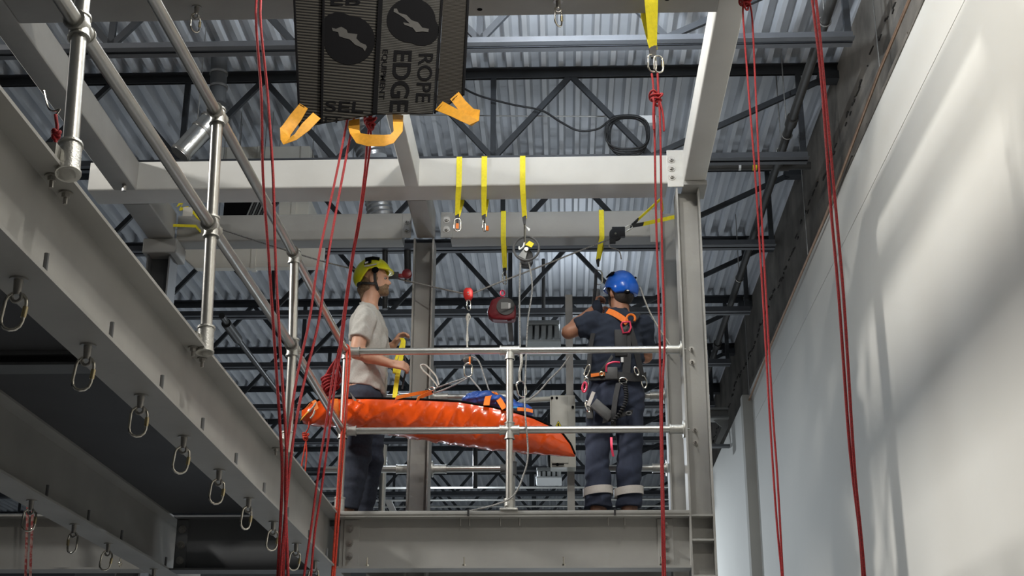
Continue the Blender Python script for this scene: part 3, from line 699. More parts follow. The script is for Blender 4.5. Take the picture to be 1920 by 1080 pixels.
# top right slings
for (px, pe, lab, dy) in ((1215, (1222, 92), 'left yellow sling on the overhead beam at top right', 0.0), (1227, (1226, 90), 'right yellow sling on the overhead beam at top right', 0.02)):
    q = P(px, 0, Y=6.28); e = P(pe[0], pe[1], Y=6.42)
    sling(lab, q.x, 6.28, 6.55, e, 0.021)
def gear(px, py, Y, rotz, lab, body='chrome', gate='chrome', s=1.0, roty=0.0, tilt=0.0, group='carabiners on the slings'):
    return carabiner(lab, P(px, py, Y=Y), rotz, tilt, 0.024 * s, 0.05 * s, 0.0048 * s, body, gate, group, roty)
gear(1222, 104, 6.42, 0.5, 'left steel carabiner between yellow slings and red rope', gate='chrome')
gear(1234, 106, 6.41, 0.2, 'right brassy carabiner between yellow slings and red rope', gate='brass')
c_ = gear(858, 411, 8.86, 0.2, 'steel carabiner on the leftmost header sling', s=0.95)
MB().box(-0.012, 0.008, -0.012, -0.004, -0.075, -0.035).build('orange_tag', M['orange'], None, 0, 0.002).parent = c_
c_ = gear(908, 413, 8.86, 1.2, 'edge-on carabiner on the second header sling', s=0.9)
MB().box(-0.004, 0.012, -0.03, -0.015, -0.08, -0.045).build('orange_tag', M['orange'], None, 0, 0.002).parent = c_
gear(946, 511, 9.78, 1.0, 'small steel carabiner above the dark red fall arrester', gate='brass', s=1.0)
gear(1122, 508, 9.72, 0.15, 'large steel carabiner gripped beside the blue helmet', s=1.15)
# sling pair round the right rear column
sp = thing('sling', 'two yellow legs of sling round the rear right column, left of red rope', 'sling', P(1195, 420, Y=9.55), 'yellow webbing slings')
a0 = P(1183, 424, Y=9.40)
for (px, py, Yd, q1) in ((1240, 372, 9.64, (1196, 412)), (1268, 406, 9.64, (1206, 420))):
    b0 = P(px, py, Y=Yd); a1 = P(q1[0], q1[1], Y=9.44)
    MB().ribbon([a1, b0, b0 + Vector((0.03, 0.3, 0.02))], Vector((0.006, 0, 0.017)), 0.004).build('webbing', M['yellow'], sp)
    MB().ribbon([a0, a1], Vector((0.004, 0, 0.015)), 0.012).build('stitched_end', M['black'], sp)
carabiner('steel carabiner joining the column sling to the black rope pulley', P(1184, 424, Y=9.40), 0, 0, 0.016, 0.042, 0.0048, 'chrome', 'chrome', 'carabiners on the slings', roty=1.05)
pu = thing('pulley', 'black rope pulley left of the column sling', 'pulley', P(1154, 440, Y=9.40))
c = P(1154, 440, Y=9.40)
MB().cyl(c + Vector((0, -0.02, 0)), c + Vector((0, -0.012, 0)), 0.046, 20).cyl(c + Vector((0, 0.012, 0)), c + Vector((0, 0.02, 0)), 0.046, 20).box(c.x - 0.025, c.x + 0.07, c.y - 0.022, c.y + 0.022, c.z - 0.02, c.z + 0.055).box(c.x - 0.045, c.x + 0.0, c.y - 0.018, c.y + 0.018, c.z - 0.07, c.z - 0.02).build('cheek_plates', M['black'], pu, 30, 0.003)
MB().cyl(c + Vector((0, -0.011, 0)), c + Vector((0, 0.011, 0)), 0.028, 18).build('sheave', M['grey_plastic'], pu)
MB().cyl(c + Vector((0, -0.024, 0)), c + Vector((0, 0.024, 0)), 0.008, 10).build('axle', M['chrome'], pu)
# yellow tape around the far left column
ys = thing('sling', 'thin yellow sling wrapped round the far left column head', 'sling', P(320, 422, Y=9.6), 'yellow webbing slings')
a, b = P(278, 421, Y=9.60), P(367, 424, Y=9.60)
MB().ribbon([a, b, b + Vector((0.03, 0.33, 0)), a + Vector((-0.03, 0.33, 0))], Vector((0, 0, 0.011)), 0.004, True).build('webbing', M['yellow'], ys)
yc = thing('sling', 'crumpled yellow sling with a white tag behind the railing at left', 'sling', P(350, 390, Y=9.58), 'yellow webbing slings')
rnd = random.Random(4)
MB().ribbon(smooth_path(px_path([(333, 385), (343, 380), (338, 392), (352, 390), (346, 402), (362, 398), (372, 408), (388, 416)], 9.58), 4), Vector((0.003, 0.008, 0.016)), 0.004).build('webbing', M['yellow'], yc)
a = P(352, 396, Y=9.56); MB().box(a.x - 0.035, a.x + 0.04, 9.55, 9.556, a.z - 0.045, a.z + 0.03).build('tag', M['duct'], yc, 0, 0.004)
# highline across the opening
def twist_rope(label, pts, m, r=0.0055, name='rope', group='grey and white rigging ropes', sub=8):
    t = thing(name, label, 'rope', pts[0], group)
    MB().tube(smooth_path(pts, sub), r, 8).build('strand', M[m], t, 80); return t
twist_rope('thin grey highline rope sagging across the platform through the red pulley', px_path([(415, 430, 9.55), (500, 458, 9.5), (620, 494, 9.35), (700, 512, 9.65), (790, 533, 9.6), (872, 551, 9.4), (884, 551, 9.4), (940, 528, 9.4), (1020, 497, 9.4), (1100, 465, 9.4), (1150, 446, 9.4)], 9.4), 'rope_grey', 0.0058, sub=5)
ht = thing('rope_grip', 'dark rope pulley block on the highline by the middle column', 'pulley', P(765, 515, Y=9.62))
c = P(763, 514, Y=9.62)
MB().cyl(c + Vector((0, -0.02, 0)), c + Vector((0, 0.02, 0)), 0.036, 16).box(c.x - 0.09, c.x - 0.01, c.y - 0.015, c.y + 0.015, c.z - 0.03, c.z + 0.0).build('block', M['red_plastic'], ht, 30, 0.004)
MB().box(c.x - 0.16, c.x - 0.06, c.y - 0.018, c.y + 0.018, c.z - 0.035, c.z + 0.015).build('cam', M['black'], ht, 30, 0.006)
# red pulley with pendant to the stretcher
rp = thing('pulley', 'small red pulley riding on the grey highline rope', 'pulley', P(878, 552, Y=9.4))
c = P(878, 551, Y=9.40)
sh = [(-0.034, -0.02), (-0.034, 0.02), (-0.018, 0.042), (0.018, 0.042), (0.034, 0.02), (0.034, -0.02), (0.018, -0.048), (-0.018, -0.048)]
for s in (-1, 1):
    MB().extrude([(c.x + u, c.z + v) for u, v in sh], 'y', c.y + s * 0.010, c.y + s * 0.017).build('cheek_plate', M['red_metal'], rp, 30, 0.002)
MB().cyl(c + Vector((0, -0.009, 0.004)), c + Vector((0, 0.009, 0.004)), 0.024, 16).cyl(c + Vector((0, -0.02, 0.004)), c + Vector((0, 0.02, 0.004)), 0.007, 10).build('sheave', M['chrome'], rp)
gear(879, 563, 9.40, 0.9, 'steel carabiner under the small red pulley', s=0.8)
pd = [P(878, 588, Y=9.40), P(877, 600, Y=9.38), P(876, 640, Y=9.3), P(878, 668, Y=9.2)]
t = twist_rope('white pendant rope from the red pulley to the stretcher swivel', pd, 'rope_white', 0.0062)
for s in (-1, 1):
    MB().tube(smooth_path([pd[0] + Vector((0.004 * s, 0, 0)), pd[0] + Vector((0.014 * s, 0, -0.03)), pd[1] + Vector((0.004 * s, 0, -0.02)), pd[2] + Vector((-0.006 * s, 0, 0))], 5), 0.005, 7).build('spliced_loop', M['rope_white'], t, 80)
sw = thing('swivel', 'black swivel with orange tag over the stretcher', 'swivel', P(878, 672, Y=9.15))
c = P(877, 674, Y=9.15)
MB().ball(c, (0.036, 0.028, 0.03)).cyl(c + Vector((0, 0, -0.04)), c + Vector((0, 0, 0.04)), 0.013, 12).build('swivel_body', M['rubber'], sw)
MB().box(c.x + 0.01, c.x + 0.022, c.y - 0.034, c.y - 0.028, c.z - 0.045, c.z + 0.01).build('orange_tag', M['orange'], sw, 0)
carabiner('steel oval ring gathering the stretcher bridle ropes', P(878, 682, Y=9.12), 0.15, 0, 0.027, 0.05, 0.0055, 'chrome', 'chrome', 'carabiners on the slings')
# fall arrester
fa = thing('fall_arrester', 'dark red retractable fall arrester hanging over the platform', 'fall arrester', P(942, 580, Y=9.78))
c = P(941, 580, Y=9.78); k = 9.95 / FPX
out = [(-28, -8), (-20, 16), (-8, 22), (6, 22), (18, 16), (27, 4), (28, -14), (26, -24), (8, -26), (-18, -24), (-26, -16)]
MB().extrude([(c.x + u * k, c.z + v * k) for u, v in out], 'y', c.y - 0.05, c.y + 0.05).build('housing', M['red_plastic'], fa, 40, 0.014, 3)
cc = c + Vector((8 * k, -0.051, 1 * k))
MB().cyl(cc, cc + Vector((0, -0.008, 0)), 0.068, 24).build('face_disc', M['rubber'], fa)
MB().box(cc.x - 0.035, cc.x + 0.02, cc.y - 0.010, cc.y - 0.007, cc.z - 0.02, cc.z + 0.03).build('label_plate', M['grey_plastic'], fa, 0)
MB().box(cc.x + 0.02, cc.x + 0.036, cc.y - 0.011, cc.y - 0.008, cc.z - 0.02, cc.z + 0.025).build('white_tab', M['white'], fa, 0)
MB().tube([c + Vector((0.004 + 0.016 * math.cos(a), 0, 0.128 + 0.022 * math.sin(a))) for a in [2 * PI * j / 14 for j in range(14)]], 0.006, 8, True).build('top_eye', M['pink_metal'], fa)
a, b = P(956, 606, Y=9.78), P(959, 640, Y=9.78)
MB().ribbon([a, b], Vector((0.018, 0, 0)), 0.02).build('lanyard_sleeve', M['black'], fa)
# hand wheel device
hw_ = thing('rope_device', 'rope device with a black hand wheel and yellow tag hanging before the rear beam', 'rope device', P(987, 468, Y=8.95))
c = P(987, 466, Y=8.92)
MB().tube([c + Vector((0.088 * math.cos(a), 0, 0.088 * math.sin(a))) for a in [2 * PI * j / 36 for j in range(36)]], 0.0085, 10, True).build('hand_wheel', M['rubber'], hw_)
kk = 9.25 / FPX
MB().extrude([(c.x + u * kk, c.z + v * kk) for u, v in ((-16, -14), (-4, 4), (2, 6), (4, 4), (-2, -22))], 'y', c.y + 0.01, c.y + 0.05).build('side_plate', M['grey_plastic'], hw_, 0, 0.003)
MB().extrude([(c.x + u * kk, c.z + v * kk) for u, v in ((-10, -34), (-14, -12), (3, 6), (12, -6), (12, -24), (6, -36))], 'y', c.y + 0.035, c.y + 0.075).build('body', M['black'], hw_, 0, 0.004)
MB().extrude([(c.x + u * kk, c.z + v * kk) for u, v in ((-2, 7), (6, 15), (15, 9), (10, 1))], 'y', c.y - 0.012, c.y - 0.006).build('yellow_tag', M['yellow'], hw_, 0)
MB().cyl(c + Vector((0, -0.005, -0.005)), c + Vector((0, 0.06, -0.005)), 0.014, 12).build('hub', M['chrome'], hw_)
MB().tube(smooth_path([c + Vector((-14 * kk, 0, 4 * kk)), c + Vector((-13 * kk, -.005, -2 * kk)), c + Vector((-6 * kk, -.005, 4 * kk)), c + Vector((-4 * kk, 0, 12 * kk))], 5), 0.006, 8).build('lever', M['white'], hw_)
MB().cyl(P(984, 420, Y=8.87), P(984, 456, Y=8.93), 0.008, 8).build('shackle', M['chrome'], hw_)
a = P(986, 424, Y=8.86); MB().add([a, a + Vector((0.03, 0, -0.02)), a + Vector((0.022, 0, -0.04)), a + Vector((0.0, 0.004, 0))], [(0, 1, 2), (0, 2, 3), (0, 3, 1), (1, 3, 2)]).build('white_tail', M['white'], hw_)
twist_rope('left grey rope falling straight from the hand wheel device', px_path([(976, 492), (974, 560), (975, 640), (977, 690)], 8.95), 'rope_grey', 0.006)
twist_rope('right grey rope curving down from the hand wheel device to the platform', px_path([(992, 492, 8.95), (998, 540, 8.95), (990, 600, 8.95), (986, 680, 8.94), (984, 760, 8.75), (990, 850, 8.74), (980, 895, 8.74), (962, 930, 8.735), (930, 946, 8.80), (880, 958, 8.9)], 8.95), 'rope_grey', 0.0055)
twist_rope('short pale rope end with eye holding the carabiner by the front post', px_path([(977, 655, 8.93), (978, 680, 8.93), (974, 700, 8.93), (975, 716, 8.92)], 8.93), 'rope_white', 0.009)
carabiner('large steel carabiner hanging beside the front middle post', P(975, 716, Y=8.92), 0.35, 0, 0.03, 0.055, 0.0055, 'chrome', 'chrome', 'carabiners on the slings', roty=-0.2)
twist_rope('slack grey rope rising from the stretcher foot toward the blue helmeted worker', px_path([(988, 752), (1010, 735), (1030, 712), (1052, 690), (1068, 668)], 9.35), 'rope_grey', 0.006)
twist_rope('white rope running down from the blue helmet to the right railing', px_path([(1200, 538, 9.6), (1215, 578, 9.6), (1235, 615, 9.62), (1258, 650, 9.66)], 9.6), 'rope_white', 0.006)
twist_rope('white rope eye standing up beside the middle column', px_path([(823, 722), (818, 706), (806, 692), (797, 684), (789, 685), (793, 694), (806, 706), (816, 718), (821, 726)], 9.25), 'rope_white', 0.0055)
twist_rope('grey safety line curving from the swivel to the stretcher foot', px_path([(884, 668), (898, 678), (908, 705), (918, 735), (925, 752)], 9.1), 'rope_grey', 0.005)
twist_rope('thin pale line above the black pulley and helmet', px_path([(1150, 450), (1142, 462), (1160, 470), (1165, 486)], 9.42), 'rope_grey', 0.005)

# ================================================================== STRIPED EDGE MAT
YM = 6.15
em = thing('edge_mat', 'dark striped rope edge protection mat with amber loops hanging from the overhead beam', 'edge mat', P(715, 100, Y=YM))
def mat_panel(name, pts, m, dy=0.0, nseg=8):
    # pts: left-bottom, right-bottom px; left-top, right-top px ; hung as a gently curved slab
    (lbx, lby), (rbx, rby), (ltx, lty), (rtx, rty) = pts
    rows = []
    for j in range(nseg + 1):
        t = j / nseg
        yy = YM + dy
        rows.append((P(lbx + (ltx - lbx) * t, lby + (lty - lby) * t, Y=yy), P(rbx + (rtx - rbx) * t, rby + (rty - rby) * t, Y=yy)))
    b0 = MB(); vs = []; fs = []
    for (l, r) in rows:
        d = Vector((0, 0.012, 0)); vs += [l, r, r + d, l + d]
    n = len(rows)
    for i in range(n - 1):
        for k in range(4): fs.append((4 * i + k, 4 * i + (k + 1) % 4, 4 * i + 4 + (k + 1) % 4, 4 * i + 4 + k))
    fs += [(3, 2, 1, 0), tuple(4 * (n - 1) + k for k in range(4))]
    return b0.add(vs, fs).build(name, M[m], em, 50)
mat_panel('side_panel', [(563, 238), (602, 231), (551, -40), (606, -40)], 'weave')
pL = mat_panel('print_panel', [(605, 230), (700, 214), (609, -40), (713, -40)], 'weave', -0.004)
pR = mat_panel('print_panel', [(706, 213), (812, 212), (719, -40), (829, -40)], 'weave_fine', -0.008)
mat_panel('side_panel', [(818, 209), (868, 178), (834, -40), (879, -40)], 'weave_brown', -0.004)
for (x0, y0, x1, y1) in ((603.5, 231, 607.5, -40), (703, 214, 716, -40), (815, 212, 831.5, -40), (562, 236, 550, -40), (869, 178, 880, -40)):
    b = P(x0, y0, Y=YM - 0.008); t_ = P(x1, y1, Y=YM - 0.008); mm = (b + t_) / 2
    MB().ribbon([b, mm, t_], Vector((0.011 if x0 == 703 else 0.005, 0, 0)), 0.014).build('binding', M['ink'], em)
MB().slab([P(552, -38, Y=YM), P(878, -38, Y=YM), P(878, -38, Y=YM) + Vector((0, 0, 0.2)), P(552, -38, Y=YM) + Vector((0, 0, 0.2))], (0, 0.012, 0)).build('top_flap', M['weave_brown'], em)
def poly_print(pts, parent, m, yo):                         # flat print given in photo pixels on the mat front
    f = [P(x, y, Y=YM + yo) for x, y in pts]
    n = len(f); d = Vector((0, 0.0015, 0))
    vs = f + [p + d for p in f]
    fs = [tuple(range(n)), tuple(range(2 * n - 1, n - 1, -1))] + [(i, n + i, n + (i + 1) % n, (i + 1) % n) for i in range(n)]
    return MB().add(vs, fs).build('print', M[m], parent, 0)
def blob(cx, cy, rx, ry, corner):
    pts = []
    for k in range(28):
        a = 2 * PI * k / 28; c_, s_ = math.cos(a), math.sin(a)
        kx = 1.0
        if corner == 'ul' and c_ < 0 and s_ < 0: kx = 1 + 0.33 * abs(math.sin(2 * a)) ** 1.0
        if corner == 'lr' and c_ > 0 and s_ > 0: kx = 1 + 0.33 * abs(math.sin(2 * a)) ** 1.0
        pts.append((cx + rx * kx * c_, cy + ry * kx * s_))
    return pts
poly_print(blob(655, 75, 48, 46, 'ul'), pL, 'ink', -0.0055)
poly_print([(622, 52), (630, 54), (640, 50), (650, 56), (652, 62), (670, 64), (668, 72), (676, 80), (686, 84), (688, 88), (684, 96), (680, 90), (666, 84), (656, 74), (648, 72), (636, 68), (634, 60), (624, 58)], pL, 'mat_grey', -0.007)
poly_print(blob(771, 38, 46, 42, 'lr'), pR, 'ink', -0.0095)
poly_print([(739, 16), (744, 16), (748, 24), (762, 28), (772, 38), (784, 42), (792, 52), (804, 54), (803, 60), (792, 59), (780, 60), (774, 52), (758, 46), (756, 42), (768, 44), (758, 34), (746, 26), (738, 22)], pR, 'mat_grey', -0.011)
def word(txt, px, py, hpx, rot, parent, yo, m='ink', stretch=1.0, bold=0.0):
    cu = bpy.data.curves.new('lettering', 'FONT'); cu.body = txt; cu.size = 1.0; cu.extrude = 0.02; cu.offset = bold
    to = bpy.data.objects.new('lettering', cu); COL.objects.link(to)
    dg = bpy.context.evaluated_depsgraph_get(); me = bpy.data.meshes.new_from_object(to.evaluated_get(dg))
    bpy.data.objects.remove(to)
    a = P(px, py, Y=YM + yo); scale = hpx * (YM * 0.938 + (a.z - H) * 0.346) / FPX / 0.70
    me.materials.clear(); me.materials.append(M[m])
    o = bpy.data.objects.new('lettering', me); COL.objects.link(o)
    o.location = a; o.scale = (scale * stretch, scale, 0.02)
    o.rotation_euler = (PI / 2, rot, 0)
    return attach(o, parent)
bpy.context.view_layer.update()
CW = math.radians(92)
word('ROPE', 786, 98, 27, CW, pR, -0.0095, stretch=1.12, bold=0.012)
word('EDGE', 740, 92, 33, CW, pR, -0.0095, stretch=1.12, bold=0.022)
word('EQUIPMENT', 718, 92, 10, CW, pR, -0.0095, stretch=1.35, bold=0.01)
word('SEL', 607, 208, 22, 0.06, pL, -0.0055, stretch=1.65, bold=0.012)
word('ET', 607, 229, 13, 0.06, pL, -0.0055, stretch=1.6, bold=0.012)
word('EB', 616, 10, 20, 0.0, pL, -0.0055, stretch=2.0, bold=0.012)
def loop(pts, wv, lab=None):
    return MB().ribbon(smooth_path([P(x, y, Y=yy) for x, y, yy in pts], 4), wv, 0.005).build('webbing_loop', M['amber'], em, 40)
def loop2(pairs):
    # ribbon given by its two pixel edges with depth
    vs, fs = [], []
    for (ax, ay, bx, by, yy) in pairs:
        a, b = P(ax, ay, Y=yy), P(bx, by, Y=yy); d = Vector((0, 0.005, 0.001)); vs += [a, b, b + d, a + d]
    n = len(pairs)
    for i in range(n - 1):
        for k in range(4): fs.append((4 * i + k, 4 * i + (k + 1) % 4, 4 * i + 4 + (k + 1) % 4, 4 * i + 4 + k))
    fs += [(3, 2, 1, 0), tuple(4 * (n - 1) + k for k in range(4))]
    return MB().add(vs, fs).build('webbing_loop', M['amber'], em, 60)
l1 = loop2([(562, 194, 577, 203, 6.13), (545, 214, 564, 226, 6.12), (529, 236, 545, 252, 6.10), (525, 240, 543, 258, 6.08), (526, 262, 552, 256, 6.06), (530, 270, 554, 261, 6.05), (548, 266, 556, 250, 6.05), (570, 244, 558, 228, 6.09), (601, 220, 585, 209, 6.13)][0:4] + [(526, 262, 544, 259, 6.05), (531, 271, 548, 254, 6.04), (556, 262, 552, 252, 6.05), (580, 244, 566, 232, 6.09), (601, 222, 587, 211, 6.13)])
l2 = loop2([(654, 226, 674, 222, 6.19), (653, 238, 674, 244, 6.18), (656, 250, 676, 250, 6.12), (668, 268, 678, 250, 6.06), (690, 274, 692, 252, 6.05), (720, 274, 720, 253, 6.05), (738, 268, 732, 252, 6.06), (755, 246, 738, 246, 6.12), (756, 216, 736, 214, 6.19)])
l3 = loop2([(844, 186, 860, 172, 6.13), (858, 204, 872, 188, 6.11), (872, 222, 888, 204, 6.09), (884, 236, 900, 206, 6.06), (880, 234, 898, 226, 6.04), (862, 226, 872, 212, 6.05), (848, 219, 860, 206, 6.08), (816, 206, 830, 190, 6.13)])
for lp, ps in ((l1, ((566, 199, 6.135), (590, 218, 6.135))), (l3, ((853, 183, 6.13), (826, 200, 6.13)))):
    for (x, y, yy) in ps:
        a = P(x, y, Y=yy - 0.004)
        for dz in (0.0, -0.018):
            w_ = Vector((0.013, 0, -0.008)) if lp is l1 else Vector((0.012, 0, 0.011))
            v_ = Vector((-0.5, 0, 1)) if lp is l1 else Vector((0.7, 0, 1))
            c_ = a + v_ * dz; MB().bar(c_ - w_, c_ + w_, (0.0, 0.002, 0), (0.001, 0, 0.0022)).build('stitching', M['ink'], lp, 0)

# ================================================================== PIPES, DUCTS, CABLES
def pipe_thing(name, label, cat, pts, r, m, coup=None, rc=1.35, group=None):
    t = thing(name, label, cat, pts[0], group)
    MB().tube(pts, r, 14).build('tube', M[m], t, 60)
    for c0, c1 in (coup or []):
        m_ = MB().cyl(c0, c1, r * rc, 16); m_.build('coupling', M[m], t, 40)
    return t
zq = 6.52; x0 = P(1540, 60, Z=zq).x
def along(y0, y1): return ((x0, y0, zq), (x0, y1, zq))
sp_ = pipe_thing('sprinkler_pipe', 'black sprinkler pipe running in depth beside the white wall', 'pipe', [(x0, 5, zq), (x0, 24, zq)], 0.034, 'pipe', [along(y, y + 0.12) for y in (7.6, 9.6, 10.3, 12.1, 14.0, 15.2, 17)])
for y in (8.2, 9.9, 10.2, 13.1):
    MB().cyl((x0, y, zq), (x0, y, 7.22), 0.005, 6).build('hanger_rod', M['bolt'], sp_)
    MB().tube([(x0 + 0.04 * math.cos(a), y, zq + 0.04 * math.sin(a)) for a in [2 * PI * j / 14 for j in range(14)]], 0.005, 6, True).build('clamp', M['chrome'] if y > 9.95 else M['bolt'], sp_, 60)
q1, q2 = P(1322, 313, Y=10.5), P(1520, 313, Y=10.5)
bp_ = pipe_thing('sprinkler_pipe', 'black cross pipe with a yellow label right of the column head', 'pipe', [(q1.x - 0.4, 10.5, q1.z), (q2.x, 10.5, q1.z)], 0.033, 'pipe', [((q2.x - 0.3, 10.5, q1.z), (q2.x - 0.18, 10.5, q1.z))])
a = P(1416, 313, Y=10.46); MB().cyl((a.x - 0.018, 10.5, q1.z), (a.x + 0.018, 10.5, q1.z), 0.0345, 16).build('yellow_label', M['yellow'], bp_)
a = P(1388, 313, Y=10.46); MB().cyl((a.x - 0.010, 10.5, q1.z), (a.x + 0.010, 10.5, q1.z), 0.0345, 16).build('white_label', M['white'], bp_)
XC = 2.165
c0, c1 = P(1705, 0, X=XC), P(1340, 900, X=XC)
cc_ = pipe_thing('conduit', 'thin copper coloured conduit along the top of the white wall', 'conduit', [c0 + (c0 - c1) * 0.1, c0, P(1650, 131, X=XC), P(1548, 405, X=XC), P(1440, 660, X=XC), P(1395, 775, X=XC), c1], 0.011, 'copper')
for px, py in ((1650, 131), (1515, 480), (1437, 668), (1405, 740)):
    a = P(px, py, X=XC)
    MB().cyl(a, (a.x, a.y, 7.22), 0.0045, 6).build('hanger_rod', M['bolt'], cc_)
lp = pipe_thing('sprinkler_pipe', 'black sprinkler pipe with fittings behind the left railing', 'pipe', [P(416, 592, Y=12.6), P(440, 628, Y=13.2), P(520, 735, Y=16.0), P(560, 790, Y=18)], 0.03, 'pipe', [(P(424, 606, Y=12.8), P(446, 636, Y=13.3))], 1.6)
hp = pipe_thing('sprinkler_pipe', 'dark vertical drop pipe over the yellow helmet', 'pipe', [(P(722, 470, Y=11.87).x, 11.87, 6.37), P(722, 580, Y=11.87)], 0.026, 'pipe')
hp2 = pipe_thing('sprinkler_pipe', 'dark vertical drop pipe left of the middle column', 'pipe', [(P(764, 470, Y=11.87).x, 11.87, 6.37), P(765, 530, Y=11.87)], 0.032, 'pipe')
for i, (px, y0, y1, lab) in enumerate(((891, 840, 915, 'dark drop pipe seen under the middle of the stretcher'), (812, 690, 760, 'pale drop pipe behind the slack white rope eye'))):
    pipe_thing('drop_pipe', lab, 'pipe', [(P(px, y0, Y=(19.21, 15.54)[i]).x, (19.21, 15.54)[i], 6.37), P(px, y1, Y=(19.21, 15.54)[i])], 0.034, 'pipe' if i == 0 else 'galv')
for i, (py, x0_, x1_, Yd, lab) in enumerate(((915, 808, 1268, 21, 'upper thin white conduit across the far dark roof'), (938, 808, 1268, 22.5, 'middle thin white conduit across the far dark roof'), (950, 808, 1268, 24, 'lowest thin white conduit across the far dark roof'))):
    a, b = P(x0_, py, Y=Yd), P(x1_, py, Y=Yd)
    t_ = pipe_thing('conduit', lab, 'conduit', [(a.x - 3, Yd, a.z), (b.x + 0.2, Yd, a.z)], 0.018, 'galv')
    hang(t_, (a.x - 2.6, Yd, a.z), (b.x + 0.18, Yd, a.z))
w1 = pipe_thing('cable', 'thin grey wire stretched across the roof deck above the header', 'cable', [P(630, 214, Y=10.6), P(900, 217, Y=10.6), P(1235, 219, Y=10.6)], 0.006, 'bolt')
# black cable with coil
ct = thing('cable', 'black cable swooping across the roof deck to a hanging coil', 'cable', P(1000, 200, Y=9.9))
MB().tube(smooth_path(px_path([(868, 165), (900, 180), (960, 196), (1015, 207), (1050, 228), (1085, 245), (1120, 242), (1140, 228), (1155, 218), (1195, 218), (1212, 235), (1216, 258)], 9.9), 6), 0.009, 8).build('run', M['cable'], ct, 60)
m_ = MB()
for k in range(4):
    cx, cy, rx, ry = 1176 + 2 * (k % 2), 248 + 3 * k, 41 - 2.0 * k, 31 + 1.5 * k
    m_.tube([P(cx + rx * math.copysign(abs(math.cos(a)) ** 0.75, math.cos(a)), cy + ry * math.copysign(abs(math.sin(a)) ** 0.75, math.sin(a)), Y=9.88 + 0.015 * k) for a in [2 * PI * j / 30 for j in range(30)]], 0.0085, 7, True)
m_.build('coil', M['cable'], ct, 60)
mt = MB(); a = P(1192, 222, Y=10.0)
tag(MB().box(a.x + 0.03, a.x + 0.16, 9.98, 10.03, a.z - 0.05, a.z + 0.015).build('junction_box', M['white']), 'small pale junction plate on the deck beside the cable coil', 'plate', None, 'thing')
# ducts at left
def duct_box(label, px0, py0, px1, py1, Yd, dep, m='duct', cut=0):
    a, b = P(px0, py0, Y=Yd), P(px1, py1, Y=Yd)
    t = thing('duct', label, 'duct', a)
    if cut:
        k = (a.z - b.z); pr = [(a.x, a.z), (b.x, a.z), (b.x, b.z), (a.x + 0.10, b.z), (a.x, b.z + k * 0.45)]
    else: pr = [(a.x, a.z), (b.x, a.z), (b.x, b.z), (a.x, b.z)]
    MB().extrude(pr, 'y', Yd, Yd + dep).build('sheet_body', M[m], t, 0, 0.004)
    MB().extrude([(a.x + 0.5 * (b.x - a.x) - 0.02, a.z + 0.002), (a.x + 0.5 * (b.x - a.x) + 0.02, a.z + 0.002), (a.x + 0.5 * (b.x - a.x) + 0.02, b.z - 0.012), (a.x + 0.5 * (b.x - a.x) - 0.02, b.z - 0.012)], 'y', Yd - 0.01, Yd + dep + 0.002).build('joint_flange', M[m], t, 0)
    return t
t_ = duct_box('long pale sheet metal duct below the rear beam behind the left railing', 347, 462, 605, 500, 10.6, 0.08, cut=1); hang(t_, (t_.location.x + 0.25, t_.location.y + 0.05, t_.location.z - 0.02), (t_.location.x + 0.6, t_.location.y + 0.05, t_.location.z - 0.02))
t_ = duct_box('pale sheet metal duct behind the header beam left of the railing post', 395, 276, 580, 300, 10.9, 0.4); hang(t_, (t_.location.x + 0.25, t_.location.y + 0.05, t_.location.z - 0.02), (t_.location.x + 0.6, t_.location.y + 0.05, t_.location.z - 0.02))
t_ = duct_box('pale duct box between header and rear beam behind red ropes', 524, 368, 578, 407, 10.6, 0.4); hang(t_, (t_.location.x + 0.25, t_.location.y + 0.05, t_.location.z - 0.02), (t_.location.x + 0.6, t_.location.y + 0.05, t_.location.z - 0.02))
fan = thing('fan_unit', 'dark louvred fan unit between header and rear beam', 'fan', P(470, 390, Y=10.5))
a, b = P(418, 374, Y=10.5), P(500, 410, Y=10.5)
MB().box(a.x, b.x, 10.55, 10.9, b.z, a.z).build('casing', M['ink'], fan, 0); hang(fan, (a.x + 0.05, 10.7, a.z - 0.02), (b.x - 0.05, 10.7, a.z - 0.02))
for k in range(7):
    u = a.x + (b.x - a.x) * (0.5 + 0.06 * k); MB().bar((u, 10.54, b.z), (u + 0.06, 10.54, a.z), (0.006, 0, 0), (0, 0.006, 0)).build('louvre', M['rubber'] if k % 2 else M['grey_plastic'], fan, 0)
vd = thing('duct', 'grey round vent pipe with clamps rising to the deck at upper left', 'duct', P(410, 150, Y=9.6))
a, b = P(411, 108, Y=9.6), P(408, 195, Y=9.6)
MB().cyl(a, b, 0.065, 20).build('tube', M['steel_dark_or_shaded'], vd); 
for py in (140, 166): 
    c = P(410, py, Y=9.6); MB().cyl(c, c + Vector((0, 0, 0.02)), 0.072, 20).build('clamp', M['bolt'], vd)
MB().cyl(a, (a.x, a.y, 7.22), 0.062, 20).build('upper_tube', M['steel_dark_or_shaded'], vd)
sd = thing('duct', 'shiny silver round duct slanting behind the top railing', 'duct', P(365, 255, Y=9.3))
a, b = P(398, 222, Y=9.3), P(337, 290, Y=9.25)
MB().cyl(a, b, 0.078, 24).build('tube', M['foil'], sd); hang(sd, ((a.x + b.x) / 2, (a.y + b.y) / 2, (a.z + b.z) / 2))
for f in (0.02, 0.3, 0.93):
    c = a + (b - a) * f; MB().cyl(c, c + (b - a).normalized() * 0.02, 0.084, 24).build('clamp', M['bolt'], sd)
